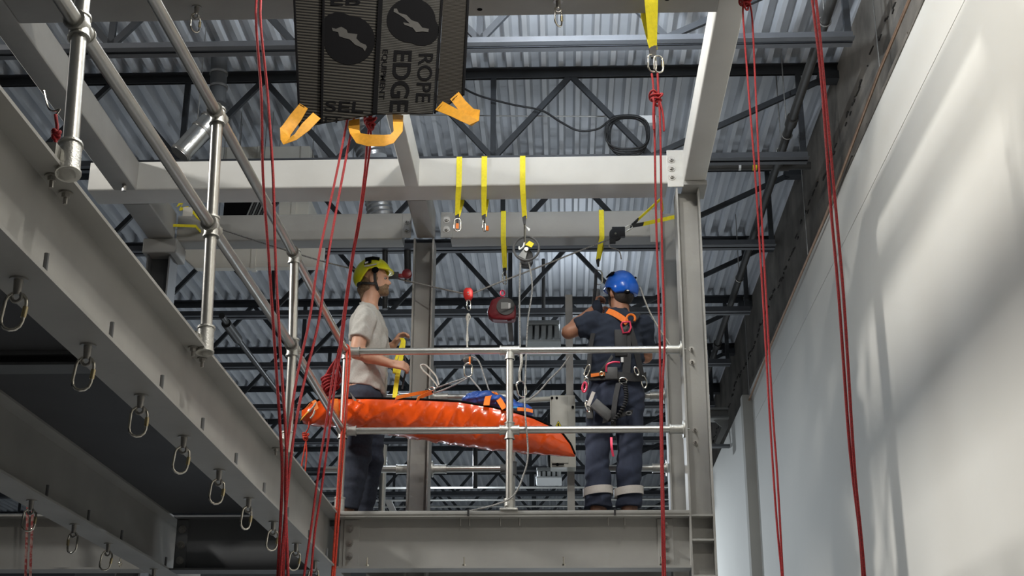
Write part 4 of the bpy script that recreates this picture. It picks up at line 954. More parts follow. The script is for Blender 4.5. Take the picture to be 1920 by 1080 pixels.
def flex(label, p0, p1, r, n):
    t = thing('flex_duct', label, 'duct', p0); p0, p1 = Vector(p0), Vector(p1)
    pts, rs = [], []
    for k in range(2 * n + 1):
        pts.append(p0 + (p1 - p0) * k / (2 * n)); rs.append(r if k % 2 else r * 0.92)
    MB().tube(pts, rs, 20).build('ribbed_hose', M['flex'], t, 20); hang(t, (p0.x, p0.y + r * 0.5, p0.z - 0.1)); return t
flex('ribbed foil flexible duct above the header behind the amber loop', P(668, 205, Y=10.6), P(700, 300, Y=10.6), 0.13, 9)
flex('ribbed foil flexible duct between header and rear beam', P(706, 360, Y=10.7), P(716, 418, Y=10.7), 0.115, 7)
# far high bay fixtures (off)
def far_light(label, px0, py0, px1, py1, Yd, bright):
    a, b = P(px0, py0, Y=Yd), P(px1, py1, Y=Yd)
    t = thing('high_bay_light', label, 'light', ((a.x + b.x) / 2, Yd, b.z))
    wd_ = b.x - a.x; h_ = a.z - b.z
    MB().box(a.x, b.x, Yd, Yd + 0.5, a.z - 0.05, a.z).build('top_housing', M['grey_plastic'], t, 0, 0.01)
    for k in range(5):
        u0 = a.x + wd_ * (0.03 + 0.2 * k); u1 = u0 + wd_ * (0.14 if k != 2 else 0.15)
        MB().box(u0, u1, Yd + 0.02, Yd + 0.48, b.z, a.z - 0.05).build('heat_fin' if k != 2 else 'driver_box', M['white'] if bright else M['grey_plastic'], t, 0, 0.012)
    MB().box(a.x - 0.01, b.x + 0.01, Yd - 0.01, Yd + 0.51, b.z - 0.03, b.z).build('lens_tray', M['white'] if bright else M['grey_plastic'], t, 0, 0.01)
    MB().cyl(((a.x + b.x) / 2, Yd + 0.25, a.z), ((a.x + b.x) / 2, Yd + 0.25, 7.2), 0.02, 8).build('hanger_rod', M['pipe'], t)
    return t
far_light('grey high bay light fixture hanging over the middle railing', 988, 600, 1050, 636, 14.0, False)
far_light('white high bay light fixture hanging below the control cabinet', 1006, 876, 1052, 893, 19.75, True)
# control cabinet on strut
kb = thing('control_cabinet', 'pale control cabinet with a yellow warning sign on a strut post', 'cabinet', P(1055, 800, Y=10.12))
a, b = P(1031, 741, Y=10.1), P(1080, 876, Y=10.1)
MB().box(a.x, b.x, 10.1, 10.25, b.z, a.z).build('body', M['cabinet'], kb, 30, 0.006)
MB().box(a.x + 0.012, b.x - 0.055, 10.09, 10.1, b.z + 0.03, a.z - 0.012).build('door', M['cabinet'], kb, 30, 0.004)
for px, py in ((1035, 746), (1044, 746), (1074, 763)):
    c = P(px, py, Y=10.085); MB().cyl(c, c + Vector((0, 0.014, 0)), 0.010, 12).build('lock', M['ink'], kb)
c = P(1045, 871, Y=10.088); MB().box(c.x - 0.04, c.x + 0.05, 10.084, 10.09, c.z - 0.004, c.z + 0.004).ball((c.x, 10.086, c.z), 0.012).build('latch', M['ink'], kb)
c = P(1047, 797, Y=10.087); s_ = 0.034
MB().extrude([(c.x - s_, c.z - s_ * 0.8), (c.x + s_, c.z - s_ * 0.8), (c.x, c.z + s_)], 'y', 10.084, 10.088).build('sign_border', M['ink'], kb, 0)
MB().extrude([(c.x - s_ * .86, c.z - s_ * 0.72), (c.x + s_ * .86, c.z - s_ * 0.72), (c.x, c.z + s_ * .84)], 'y', 10.082, 10.0845).build('sign_face', M['yellow'], kb, 0)
MB().extrude([(c.x - 0.005, c.z + 0.012), (c.x + 0.006, c.z + 0.012), (c.x + 0.001, c.z), (c.x + 0.008, c.z), (c.x - 0.005, c.z - 0.02), (c.x - 0.001, c.z - 0.004), (c.x - 0.008, c.z - 0.004)], 'y', 10.080, 10.0825).build('lightning_mark', M['ink'], kb, 0)
c = P(1068, 700, Y=10.3); MB().box(c.x - 0.028, c.x + 0.028, 10.27, 10.31, ZT - 0.3, P(1068, 555, Y=10.3).z).build('strut_post', M['steel'], kb, 0)
MB().tube(smooth_path(px_path([(1032, 748, 10.2), (1000, 750, 10.2), (980, 752, 10.2), (972, 762, 10.2), (970, 790, 10.2)], 10.2), 5), 0.02, 12).build('conduit_elbow', M['cabinet'], kb, 60)
rg = pipe_thing('grey_post', 'thin grey far post left of the middle column below the stretcher', 'post', [P(720, 835, Y=12), (P(716, 925, Y=12).x, 12, 0.0)], 0.03, 'galv')
fs_ = tag(MB().slab([P(721, 938, Y=11), P(734, 938, Y=11), P(744, 960, Y=11), P(731, 960, Y=11)], (0, 0.05, 0)).build('strip_light', M['white']), 'white slanted strip above the platform edge left of the middle column', 'strip', None, 'thing')

# ================================================================== SMOOTH BODIES (signed distance field -> surface nets)
class SDF:
    def __init__(s, lo, hi, res):
        s.lo = np.array(lo, float); s.res = res
        s.n = np.ceil((np.array(hi) - s.lo) / res).astype(int) + 1
        s.f = np.full(s.n, 0.5, np.float32)
        s.ax = [s.lo[i] + res * np.arange(s.n[i]) for i in range(3)]
    def reg(s, lo, hi):
        a = np.clip(np.floor((np.array(lo) - s.lo) / s.res).astype(int), 0, s.n); b = np.clip(np.ceil((np.array(hi) - s.lo) / s.res).astype(int) + 1, 0, s.n)
        sl = tuple(slice(a[i], b[i]) for i in range(3))
        g = np.meshgrid(*[s.ax[i][sl[i]] for i in range(3)], indexing='ij', sparse=True)
        return sl, g
    def comb(s, sl, d, k):
        o = s.f[sl]
        if k <= 0: s.f[sl] = np.minimum(o, d)
        else:
            h = np.clip(0.5 + 0.5 * (o - d) / k, 0, 1); s.f[sl] = o * (1 - h) + d * h - k * h * (1 - h)
    def cone(s, a, b, ra, rb, k=0.02, cap0=False, cap1=False):
        a, b = np.array(a, float), np.array(b, float); m = max(ra, rb) + k + 3 * s.res
        sl, (X, Y, Z) = s.reg(np.minimum(a, b) - m, np.maximum(a, b) + m)
        ba = b - a; L2 = ba.dot(ba); t0 = ((X - a[0]) * ba[0] + (Y - a[1]) * ba[1] + (Z - a[2]) * ba[2]) / L2
        t = np.clip(t0, 0, 1)
        d = np.sqrt((X - a[0] - t * ba[0]) ** 2 + (Y - a[1] - t * ba[1]) ** 2 + (Z - a[2] - t * ba[2]) ** 2) - (ra + (rb - ra) * t)
        L = math.sqrt(L2)
        if cap1: d = np.maximum(d, (t0 - 1) * L)
        if cap0: d = np.maximum(d, -t0 * L)
        s.comb(sl, d, k); return s
    def chain(s, pts, rs, k=0.02, **kw):
        for i in range(len(pts) - 1): s.cone(pts[i], pts[i + 1], rs[i], rs[i + 1], k)
        return s
    def ell(s, c, r, k=0.02, rotz=0.0, mode='u'):
        c = np.array(c, float); r = np.array(r, float); m = r.max() + k + 3 * s.res
        sl, (X, Y, Z) = s.reg(c - m, c + m)
        x, y, z = X - c[0], Y - c[1], Z - c[2]
        if rotz: x, y = x * math.cos(rotz) + y * math.sin(rotz), -x * math.sin(rotz) + y * math.cos(rotz)
        k0 = np.sqrt((x / r[0]) ** 2 + (y / r[1]) ** 2 + (z / r[2]) ** 2); k1 = np.sqrt((x / r[0] ** 2) ** 2 + (y / r[1] ** 2) ** 2 + (z / r[2] ** 2) ** 2) + 1e-6
        d = k0 * (k0 - 1) / k1
        if mode == 'u': s.comb(sl, d, k)
        else: s.f[sl] = np.maximum(s.f[sl], -d)
        return s
    def loft(s, secs, k=0.02, rotz=0.0, grow=0.0, capz=True):       # secs: (z, cx, cy, rx, ry) stacked ellipses
        S = np.array(sorted(secs)); m = S[:, 3:].max() + k + 3 * s.res + grow
        lo = [S[:, 1].min() - m, S[:, 2].min() - m, S[0, 0] - m * 0.4]; hi = [S[:, 1].max() + m, S[:, 2].max() + m, S[-1, 0] + m * 0.4]
        sl, (X, Y, Z) = s.reg(lo, hi)
        f = lambda i: np.interp(Z, S[:, 0], S[:, i])
        x, y = X - f(1), Y - f(2); rx, ry = f(3) + grow, f(4) + grow
        if rotz: x, y = x * math.cos(rotz) + y * math.sin(rotz), -x * math.sin(rotz) + y * math.cos(rotz)
        d = (np.sqrt((x / rx) ** 2 + (y / ry) ** 2) - 1) * np.minimum(rx, ry)
        if capz: d = np.maximum(d, np.maximum(Z - S[-1, 0], S[0, 0] - Z))
        s.comb(sl, d, k); return s
    def plane(s, p, n):                                             # keep the side the normal points away from
        X, Y, Z = np.meshgrid(*s.ax, indexing='ij', sparse=True)
        n = np.array(n, float); n /= np.linalg.norm(n)
        s.f = np.maximum(s.f, ((X - p[0]) * n[0] + (Y - p[1]) * n[1] + (Z - p[2]) * n[2]).astype(np.float32)); return s
    def noise(s, amp, fs, seed=0):
        X, Y, Z = np.meshgrid(*s.ax, indexing='ij', sparse=True); r = np.random.RandomState(seed)
        for q in fs:
            kv = r.normal(size=3); kv /= np.linalg.norm(kv); kv *= q
            kw_ = r.normal(size=3); kw_ /= np.linalg.norm(kw_); kw_ *= q * 0.5
            s.f = s.f + (amp * np.sin(kv[0] * X + kv[1] * Y + kv[2] * Z + 1.5 * np.sin(kw_[0] * X + kw_[1] * Y + kw_[2] * Z))).astype(np.float32)
        return s
    def cut(s, fn):
        X, Y, Z = np.meshgrid(*s.ax, indexing='ij', sparse=True); s.f = np.maximum(s.f, fn(X, Y, Z).astype(np.float32)); return s
    def build(s, name, m, parent):
        f = s.f; ins = f < 0; nx, ny, nz = f.shape
        cnt = np.zeros((nx - 1, ny - 1, nz - 1), np.int8)
        for i in (0, 1):
            for j in (0, 1):
                for k in (0, 1): cnt += ins[i:nx - 1 + i, j:ny - 1 + j, k:nz - 1 + k]
        idx = np.argwhere((cnt > 0) & (cnt < 8)); ids = np.full(cnt.shape, -1, np.int64); ids[tuple(idx.T)] = np.arange(len(idx))
        acc = np.zeros((len(idx), 3)); num = np.zeros(len(idx))
        corners = [(i, j, k) for i in (0, 1) for j in (0, 1) for k in (0, 1)]
        for a in corners:
            for axx in range(3):
                if a[axx]: continue
                b = list(a); b[axx] = 1
                fa = f[tuple((idx + a).T)]; fb = f[tuple((idx + b).T)]
                cr = (fa < 0) != (fb < 0); t = np.where(cr, fa / np.where(fa == fb, 1, fa - fb), 0)
                p = np.array(a) + t[:, None] * (np.array(b) - np.array(a)); acc[cr] += p[cr]; num[cr] += 1
        V = s.lo + (idx + acc / num[:, None]) * s.res
        F = []
        for axx in range(3):
            u, v = [(1, 2), (2, 0), (0, 1)][axx]
            A = [slice(None)] * 3; B = [slice(None)] * 3; A[axx] = slice(0, -1); B[axx] = slice(1, None)
            fa, fb = ins[tuple(A)], ins[tuple(B)]
            for flip, msk in ((False, fa & ~fb), (True, ~fa & fb)):
                e = np.argwhere(msk); ok = (e[:, u] > 0) & (e[:, v] > 0) & (e[:, u] < f.shape[u] - 1) & (e[:, v] < f.shape[v] - 1); e = e[ok]
                q = []
                for du, dv in ((-1, -1), (0, -1), (0, 0), (-1, 0)):
                    c = e.copy(); c[:, u] += du; c[:, v] += dv; q.append(ids[tuple(c.T)])
                q = np.stack(q, 1); F.append(q[:, ::-1] if flip else q)
        F = np.concatenate(F); F = F[(F >= 0).all(1)]
        me = bpy.data.meshes.new(name); me.from_pydata(V.tolist(), [], F.tolist()); me.update(); me.materials.append(M[m])
        me.polygons.foreach_set('use_smooth', [True] * len(me.polygons))
        o = bpy.data.objects.new(name, me); COL.objects.link(o); attach(o, parent); return o

def V3(*a): return np.array(a, float)
def PP(px, py, Y): return np.array(P(px, py, Y=Y))
def hand(S, w_, d, n, thumb, curl=0.5, scale=1.0):
    d = np.array(d, float); d /= np.linalg.norm(d); n = np.array(n, float); n -= n.dot(d) * d; n /= np.linalg.norm(n)
    s_ = np.cross(d, n) * thumb                                      # lateral axis, towards the thumb
    for off, L in ((0.030, 0.074), (0.010, 0.084), (-0.011, 0.078), (-0.031, 0.060)):
        kn = w_ + d * 0.088 * scale + s_ * off * scale
        S.cone(w_ + s_ * off * 0.55 * scale, kn, 0.016 * scale, 0.0115 * scale, 0.008)
        p, ang = kn, 0.0
        for fr, r0, r1 in ((0.45, 0.0098, 0.0092), (0.31, 0.0092, 0.0084), (0.24, 0.0084, 0.0074)):
            ang += curl; v = d * math.cos(ang) + n * math.sin(ang); q = p + v * L * fr * scale
            S.cone(p, q, r0 * scale, r1 * scale, 0.002); p = q
    a = w_ + d * 0.022 * scale + s_ * 0.026 * scale; b = a + (d * 0.55 + s_ * 0.6 + n * 0.45) * 0.042 * scale; c = b + (d * 0.8 + n * 0.55 + s_ * 0.05) * 0.032 * scale
    S.cone(a, b, 0.015 * scale, 0.0115 * scale, 0.008); S.cone(b, c, 0.0115 * scale, 0.009 * scale, 0.003)

# ------------------------------------------------------------------ worker in grey shirt (profile, facing +X)
Y1 = 9.42; ZF = ZT
p1 = thing('person', 'man in grey t-shirt and yellow helmet standing left, looking right with yellow webbing', 'person', (PP(690, 900, Y1)[0], Y1, ZF))
hd = PP(703, 528, Y1)
nk = PP(694, 574, Y1)
shR, shL = PP(684, 599, Y1 - 0.20), PP(690, 601, Y1 + 0.20)
elR, wrR = PP(668, 660, Y1 - 0.25), PP(732, 682, Y1 - 0.20)
elL, wrL = PP(690, 668, Y1 + 0.22), PP(737, 648, Y1 + 0.08)
def zpx(py): return P(700, py, Y=Y1)[2]
def xpx(px, py=650): return P(px, py, Y=Y1)[0]
tors = [(zpx(740), xpx(688), Y1, 0.118, 0.175), (zpx(715), xpx(690), Y1, 0.122, 0.168), (zpx(680), xpx(692), Y1, 0.118, 0.165), (zpx(650), xpx(693), Y1, 0.122, 0.175), (zpx(622), xpx(690), Y1, 0.118, 0.190), (zpx(600), xpx(688), Y1, 0.100, 0.195), (zpx(587), xpx(688), Y1, 0.075, 0.165), (zpx(577), xpx(691), Y1, 0.055, 0.085)]
hipz = zpx(752)
legR = [V3(xpx(686), Y1 - 0.095, hipz), V3(xpx(683), Y1 - 0.105, ZF + 0.50), V3(xpx(668), Y1 - 0.11, ZF + 0.10)]
legL = [V3(xpx(692), Y1 + 0.095, hipz), V3(xpx(699), Y1 + 0.105, ZF + 0.50), V3(xpx(684), Y1 + 0.11, ZF + 0.10)]
lo = (hd[0] - 0.34, Y1 - 0.42, ZF - 0.02); hi = (hd[0] + 0.36, Y1 + 0.42, hd[2] + 0.22)
S = SDF(lo, hi, 0.0085)
S.loft(tors, 0.03)
S.cone(nk + V3(-0.01, 0, -0.03), hd + V3(-0.02, 0, -0.05), 0.062, 0.058, 0.03)
S.ell(hd + V3(-0.012, 0, 0.03), (0.098, 0.076, 0.108), 0.03)
S.ell(hd + V3(0.032, 0, -0.045), (0.070, 0.056, 0.066), 0.03)
S.cone(hd + V3(0.078, 0, 0.022), hd + V3(0.108, 0, -0.014), 0.011, 0.013, 0.012)
S.ell(hd + V3(0.098, 0, -0.016), (0.013, 0.016, 0.010), 0.008)
S.ell(hd + V3(0.090, 0, -0.046), (0.012, 0.022, 0.006), 0.006); S.ell(hd + V3(0.087, 0, -0.057), (0.012, 0.020, 0.007), 0.006)
S.ell(hd + V3(0.080, 0, -0.088), (0.022, 0.024, 0.020), 0.012)
S.cone(hd + V3(0.080, -0.045, 0.033), hd + V3(0.088, 0.0, 0.034), 0.010, 0.010, 0.012); S.cone(hd + V3(0.080, 0.045, 0.033), hd + V3(0.088, 0.0, 0.034), 0.010, 0.010, 0.012)
for sy in (-1, 1):
    S.ell(hd + V3(-0.012, sy * 0.080, -0.008), (0.021, 0.010, 0.034), 0.006); S.ell(hd + V3(-0.012, sy * 0.088, -0.006), (0.010, 0.006, 0.018), 0, mode='s')
for sh, el, wr in ((shR, elR, wrR), (shL, elL, wrL)):
    S.cone(sh, el, 0.064, 0.047, 0.03); S.cone(el, el + (wr - el) * 0.35, 0.046, 0.047, 0.02); S.cone(el + (wr - el) * 0.35, wr, 0.047, 0.029, 0.02)
for lg in (legR, legL):
    S.cone(lg[0], lg[1], 0.095, 0.064, 0.03); S.cone(lg[1], lg[1] * 0.65 + lg[2] * 0.35, 0.062, 0.064, 0.03); S.cone(lg[1] * 0.65 + lg[2] * 0.35, lg[2], 0.064, 0.042, 0.03)
    S.cone(lg[2] + V3(-0.03, 0, -0.06), lg[2] + V3(0.17, 0, -0.065), 0.036, 0.03, 0.02)
hand(S, wrR, (1, 0.12, -0.10), (0.0, 0.9, -0.5), 1, 0.55, 1.0)
hand(S, wrL, (0.55, -0.1, 0.75), (0.8, -0.2, -0.5), -1, 0.65, 1.0)
S.build('body', 'skin', p1)
# t-shirt
T = SDF((lo[0], lo[1], zpx(760)), (hi[0], hi[1], hd[2]), 0.0085)
T.loft(tors[1:] , 0.03, grow=0.016, capz=False)
T.plane((nk[0], 0, zpx(577)), (0.40, 0, 1)); T.plane((xpx(690), 0, zpx(733)), (-0.22, 0, -1))
for sh, el in ((shR, elR), (shL, elL)):
    T.cone(sh + V3(0.005, 0, 0), sh + (el - sh) * 0.62, 0.083, 0.075, 0.025, cap1=True)
T.cut(lambda X, Y, Z: -(np.sqrt((X - nk[0] - 0.012) ** 2 + ((Y - Y1) / 1.05) ** 2 + ((Z - nk[2] - 0.02) * 0.8) ** 2) - 0.068))
T.noise(0.0028, (38, 55, 70, 95), 3)
T.build('t_shirt', 'tee', p1)
# trousers
Q = SDF((lo[0], lo[1], ZF + 0.05), (hi[0], hi[1], zpx(705)), 0.0085)
Q.loft([(zpx(765), xpx(689), Y1, 0.128, 0.185), (zpx(745), xpx(688), Y1, 0.128, 0.184), (zpx(730), xpx(689), Y1, 0.118, 0.168), (zpx(715), xpx(690), Y1, 0.112, 0.160)], 0.01)
for lg in (legR, legL):
    Q.cone(lg[0], lg[1], 0.112, 0.088, 0.03); Q.cone(lg[1], lg[2] + V3(0, 0, 0.0), 0.088, 0.080, 0.03)
Q.plane((0, 0, ZF + 0.13), (0, 0, -1)); Q.noise(0.003, (30, 45, 70), 5)
Q.build('trousers', 'jeans', p1)
for lg in (legR, legL):
    B = SDF(lg[2] + V3(-0.14, -0.09, -0.12), lg[2] + V3(0.27, 0.09, 0.17), 0.007)
    B.cone(lg[2] + V3(-0.005, 0, 0.12), lg[2] + V3(-0.005, 0, -0.03), 0.060, 0.056, 0.02, cap0=True); B.cone(lg[2] + V3(-0.035, 0, -0.045), lg[2] + V3(0.18, 0, -0.055), 0.055, 0.046, 0.03)
    B.plane((0, 0, ZF + 0.001), (0, 0, -1)); B.build('boot', 'leather', p1)
# hair, beard, eye, helmet
Hh = SDF(hd - 0.20, hd + 0.20, 0.006)
Hh.ell(hd + V3(-0.050, 0, -0.03), (0.066, 0.074, 0.085), 0.02); Hh.cone(hd + V3(-0.08, 0, -0.06), hd + V3(-0.075, 0, -0.12), 0.045, 0.03, 0.02)
Hh.cone(hd + V3(0.012, -0.073, 0.03), hd + V3(0.018, -0.068, -0.02), 0.012, 0.010, 0.01); Hh.cone(hd + V3(0.012, 0.073, 0.03), hd + V3(0.018, 0.068, -0.02), 0.012, 0.010, 0.01)
Hh.noise(0.0025, (120, 160), 2); Hh.build('hair', 'hair', p1)
Bd = SDF(hd - 0.16, hd + 0.16, 0.0055)
Bd.ell(hd + V3(0.032, 0, -0.048), (0.073, 0.059, 0.068), 0.0); Bd.ell(hd + V3(0.080, 0, -0.090), (0.026, 0.027, 0.024), 0.015); Bd.ell(hd + V3(0.088, 0, -0.034), (0.014, 0.028, 0.007), 0.01)
Bd.cut(lambda X, Y, Z: Z - hd[2] - np.interp(X - hd[0], [-0.05, 0.0, 0.02, 0.05, 0.07, 0.08, 0.13], [-0.12, -0.05, -0.052, -0.056, -0.046, -0.030, -0.030]) + 0 * Y)
Bd.ell(hd + V3(0.105, 0, -0.052), (0.018, 0.022, 0.011), 0, mode='s')
Bd.build('beard', 'hair', p1)
for sy in (-1, 1):
    MB().ball(hd + V3(0.074, sy * 0.030, 0.012), 0.0125).build('eye', M['eye_white'], p1); MB().ball(hd + V3(0.084, sy * 0.032, 0.012), 0.0055).build('iris', M['ink'], p1)
    MB().tube([hd + V3(0.088, sy * 0.016, 0.034), hd + V3(0.090, sy * 0.030, 0.038), hd + V3(0.080, sy * 0.048, 0.034)], 0.004, 6).build('eyebrow', M['hair'], p1)
def helmet(parent, c, rot, m, front_low, back_low, side, vents=True):
    # c centre of skull; local +x forward, rotated by rot about z
    S_ = SDF((-0.19, -0.16, -0.14), (0.19, 0.16, 0.18), 0.006)
    S_.ell((-0.004, 0, 0.012), (0.134, 0.112, 0.128), 0.0); S_.ell((0.10, 0, 0.022), (0.052, 0.075, 0.024), 0.03); S_.ell((-0.06, 0, -0.02), (0.085, 0.100, 0.085), 0.03)
    S_.ell((-0.004, 0, 0.0), (0.116, 0.096, 0.112), 0, mode='s')
    S_.cut(lambda X, Y, Z: np.where(X > 0.02, front_low + 0.0 * X, np.where(X > -0.02, front_low + side * (0.02 - X) / 0.04, np.maximum(back_low, front_low + side - (-0.02 - X) * 1.35))) - Z + 0 * Y)
    o = S_.build('helmet', m, None); o.location = c; o.rotation_euler = (0, 0, rot); attach(o, parent)
    for sy in (-1, 1):
        pts = [Vector((x, sy * y, z)) for x, y, z in ((-0.05, 0.10, 0.09), (0.0, 0.088, 0.105), (0.05, 0.078, 0.10))]
        g = MB().ribbon(pts, Vector((0, 0.004, 0.004)), 0.03).build('vent', M['ink'], None); g.location = c; g.rotation_euler = (0, 0, rot); attach(g, o)
    return o
h1 = helmet(p1, hd + V3(-0.012, 0, 0.042), 0.0, 'helmet_yellow', 0.024, -0.072, -0.004)
hc = hd + V3(-0.012, 0, 0.042)
MB().slab([hc + V3(-0.055, -0.116, 0.045), hc + V3(-0.005, -0.117, 0.058), hc + V3(-0.002, -0.103, 0.086), hc + V3(-0.045, -0.1, 0.082)], (0.0, -0.012, 0.002)).build('black_sticker', M['ink'], p1, 0)
MB().slab([hc + V3(-0.048, -0.1275, 0.048), hc + V3(-0.025, -0.1285, 0.054), hc + V3(-0.025, -0.124, 0.066), hc + V3(-0.048, -0.123, 0.062)], (0.0, -0.004, 0.001)).build('white_mark', M['white'], p1, 0)
MB().slab([hc + V3(-0.05, -0.117, 0.026), hc + V3(0.035, -0.112, 0.044), hc + V3(0.035, -0.108, 0.054), hc + V3(-0.05, -0.115, 0.038)], (0.0, -0.009, 0.0)).build('grey_band', M['reflect'], p1, 0)
MB().ball(hc + V3(0.025, -0.10, 0.012), (0.026, 0.014, 0.024)).build('ear_clip', M['ink'], p1)
for sy in (-1, 1):
    MB().ribbon(smooth_path([hc + V3(0.024, sy * 0.095, 0.01), hc + V3(0.022, sy * 0.082, -0.05), hc + V3(0.040, sy * 0.066, -0.11), hc + V3(0.055, 0, -0.152)], 4), Vector((0.009, 0, 0.004)), 0.006).build('chin_strap', M['black'], p1)
    MB().ribbon(smooth_path([hc + V3(0.030, sy * 0.075, -0.085), hc + V3(-0.03, sy * 0.082, -0.085), hc + V3(-0.10, sy * 0.055, -0.07)], 4), Vector((0.0, 0, 0.008)), 0.006).build('nape_strap', M['black'], p1)
MB().ball(hc + V3(-0.085, 0, -0.072), (0.035, 0.075, 0.022)).build('headband', M['black'], p1)
# yellow webbing held in his hands (a thing of its own)
yw = thing('webbing_strap', 'yellow webbing strap held by the grey shirted man, hanging to the stretcher', 'strap', PP(745, 660, Y1))
MB().ribbon(smooth_path([PP(752, 634, Y1 + 0.02), PP(756, 640, Y1), PP(754, 660, Y1 - 0.01), PP(748, 690, Y1 - 0.06), PP(743, 720, Y1 - 0.10), PP(740, 746, Y1 - 0.14)], 5), Vector((0.016, 0.004, 0)), 0.004).build('webbing', M['yellow'], yw)
MB().ribbon(smooth_path([PP(756, 636, Y1 - 0.01), PP(751, 652, Y1 - 0.02), PP(742, 676, Y1 - 0.05), PP(739, 700, Y1 - 0.08)], 5), Vector((0.010, 0.006, 0)), 0.004).build('webbing_tail', M['yellow'], yw)
MB().tube(smooth_path([PP(758, 668, Y1 - 0.06), PP(762, 690, Y1 - 0.07), PP(757, 712, Y1 - 0.07), PP(754, 730, Y1 - 0.09)], 5), 0.008, 8).build('black_cord', M['black'], yw)

# ------------------------------------------------------------------ worker in navy (back to camera)
Y2 = 9.50
p2 = thing('person', 'man in navy clothes and blue helmet at right, back turned, left elbow raised', 'person', (PP(1150, 900, Y2)[0], Y2, ZF))
h2 = PP(1163, 553, Y2 + 0.03); TW = 0.30                              # torso turned a little to his left
def Z2(py): return P(1150, py, Y=Y2)[2]
def X2(px, py=700): return P(px, py, Y=Y2)[0]
shl, shr = PP(1110, 606, Y2 - 0.02), PP(1204, 612, Y2 + 0.05)
ell_, wrl = PP(1066, 623, Y2 - 0.02), PP(1113, 580, Y2 + 0.20)
elr, wrr = PP(1210, 668, Y2 + 0.16), PP(1150, 600, Y2 + 0.33)
tor2 = [(Z2(748), X2(1152), Y2, 0.190, 0.130), (Z2(725), X2(1152), Y2, 0.180, 0.125), (Z2(695), X2(1154), Y2, 0.172, 0.118), (Z2(660), X2(1155), Y2, 0.182, 0.120), (Z2(628), X2(1157), Y2 + 0.01, 0.190, 0.118), (Z2(606), X2(1158), Y2 + 0.015, 0.185, 0.10), (Z2(594), X2(1160), Y2 + 0.02, 0.135, 0.08), (Z2(584), X2(1161), Y2 + 0.03, 0.07, 0.06)]
hz = Z2(757)
lgl = [V3(X2(1126), Y2, hz), V3(X2(1117), Y2 + 0.02, ZF + 0.52), V3(X2(1117), Y2 - 0.02, ZF + 0.10)]
lgr = [V3(X2(1177), Y2, hz), V3(X2(1177), Y2 + 0.02, ZF + 0.52), V3(X2(1173), Y2 + 0.0, ZF + 0.10)]
lo2 = (h2[0] - 0.46, Y2 - 0.32, ZF - 0.02); hi2 = (h2[0] + 0.36, Y2 + 0.55, h2[2] + 0.2)
S = SDF(lo2, hi2, 0.009)
S.loft(tor2, 0.03)
S.cone(h2 + V3(0, -0.0, -0.15), h2 + V3(0, -0.005, -0.05), 0.064, 0.060, 0.03)
fx = V3(-0.55, 0.835, 0)                                              # he looks away from the camera and to the left
S.ell(h2 + V3(0, 0, 0.03), (0.098, 0.076, 0.108), 0.03, rotz=math.atan2(fx[1], fx[0])); S.ell(h2 + fx * 0.04 + V3(0, 0, -0.045), (0.066, 0.058, 0.066), 0.03, rotz=math.atan2(fx[1], fx[0]))
S.cone(h2 + fx * 0.085 + V3(0, 0, 0.015), h2 + fx * 0.112 + V3(0, 0, -0.016), 0.011, 0.013, 0.012)
S.ell(h2 + fx * 0.09 + V3(0, 0, -0.055), (0.02, 0.02, 0.008), 0.008); S.ell(h2 + fx * 0.082 + V3(0, 0, -0.088), (0.022, 0.024, 0.02), 0.012)
sd2 = V3(-fx[1], fx[0], 0)
for s_ in (-1, 1): S.ell(h2 - fx * 0.01 + sd2 * 0.082 * s_ + V3(0, 0, -0.008), (0.016, 0.016, 0.033), 0.006)
for sh, el, wr in ((shl, ell_, wrl), (shr, elr, wrr)):
    S.cone(sh, el, 0.066, 0.048, 0.03); S.cone(el, el + (wr - el) * 0.35, 0.047, 0.048, 0.02); S.cone(el + (wr - el) * 0.35, wr, 0.048, 0.030, 0.02)
for lg in (lgl, lgr):
    S.cone(lg[0], lg[1], 0.095, 0.064, 0.03); S.cone(lg[1], lg[1] * 0.65 + lg[2] * 0.35, 0.062, 0.064, 0.03); S.cone(lg[1] * 0.65 + lg[2] * 0.35, lg[2], 0.064, 0.042, 0.03)
    S.cone(lg[2] + V3(0, -0.03, -0.06), lg[2] + V3(0, 0.17, -0.065), 0.036, 0.03, 0.02)
hand(S, wrl, (0.25, 0.35, 0.85), (0.8, -0.1, -0.2), 1, 0.75, 1.0)
hand(S, wrr, (-0.5, 0.1, 0.85), (-0.5, -0.3, -0.3), -1, 0.75, 1.0)
S.build('body', 'skin_tan', p2)
T = SDF((lo2[0], lo2[1], Z2(722)), (hi2[0], hi2[1], h2[2]), 0.0085)
T.loft(tor2[1:], 0.03, grow=0.018, capz=False)
T.plane((0, 0, Z2(581)), (0, 0, 1)); T.plane((0, 0, Z2(712)), (0, 0, -1))
T.cone(shl, shl + (ell_ - shl) * 0.66, 0.088, 0.078, 0.03, cap1=True); T.cone(shr, shr + (elr - shr) * 0.75, 0.084, 0.076, 0.03, cap1=True)
T.cut(lambda X, Y, Z: -(np.sqrt((X - h2[0]) ** 2 + (Y - h2[1]) ** 2 + ((Z - Z2(572)) * 0.8) ** 2) - 0.070))
T.noise(0.003, (36, 50, 70, 95), 8); T.build('t_shirt', 'navy_tee', p2)
Q = SDF((lo2[0], lo2[1], ZF + 0.03), (hi2[0], Y2 + 0.3, Z2(695)), 0.0085)
Q.loft([(Z2(772), X2(1152), Y2, 0.198, 0.140), (Z2(745), X2(1152), Y2 - 0.004, 0.202, 0.146), (Z2(708), X2(1154), Y2, 0.186, 0.134)], 0.02)
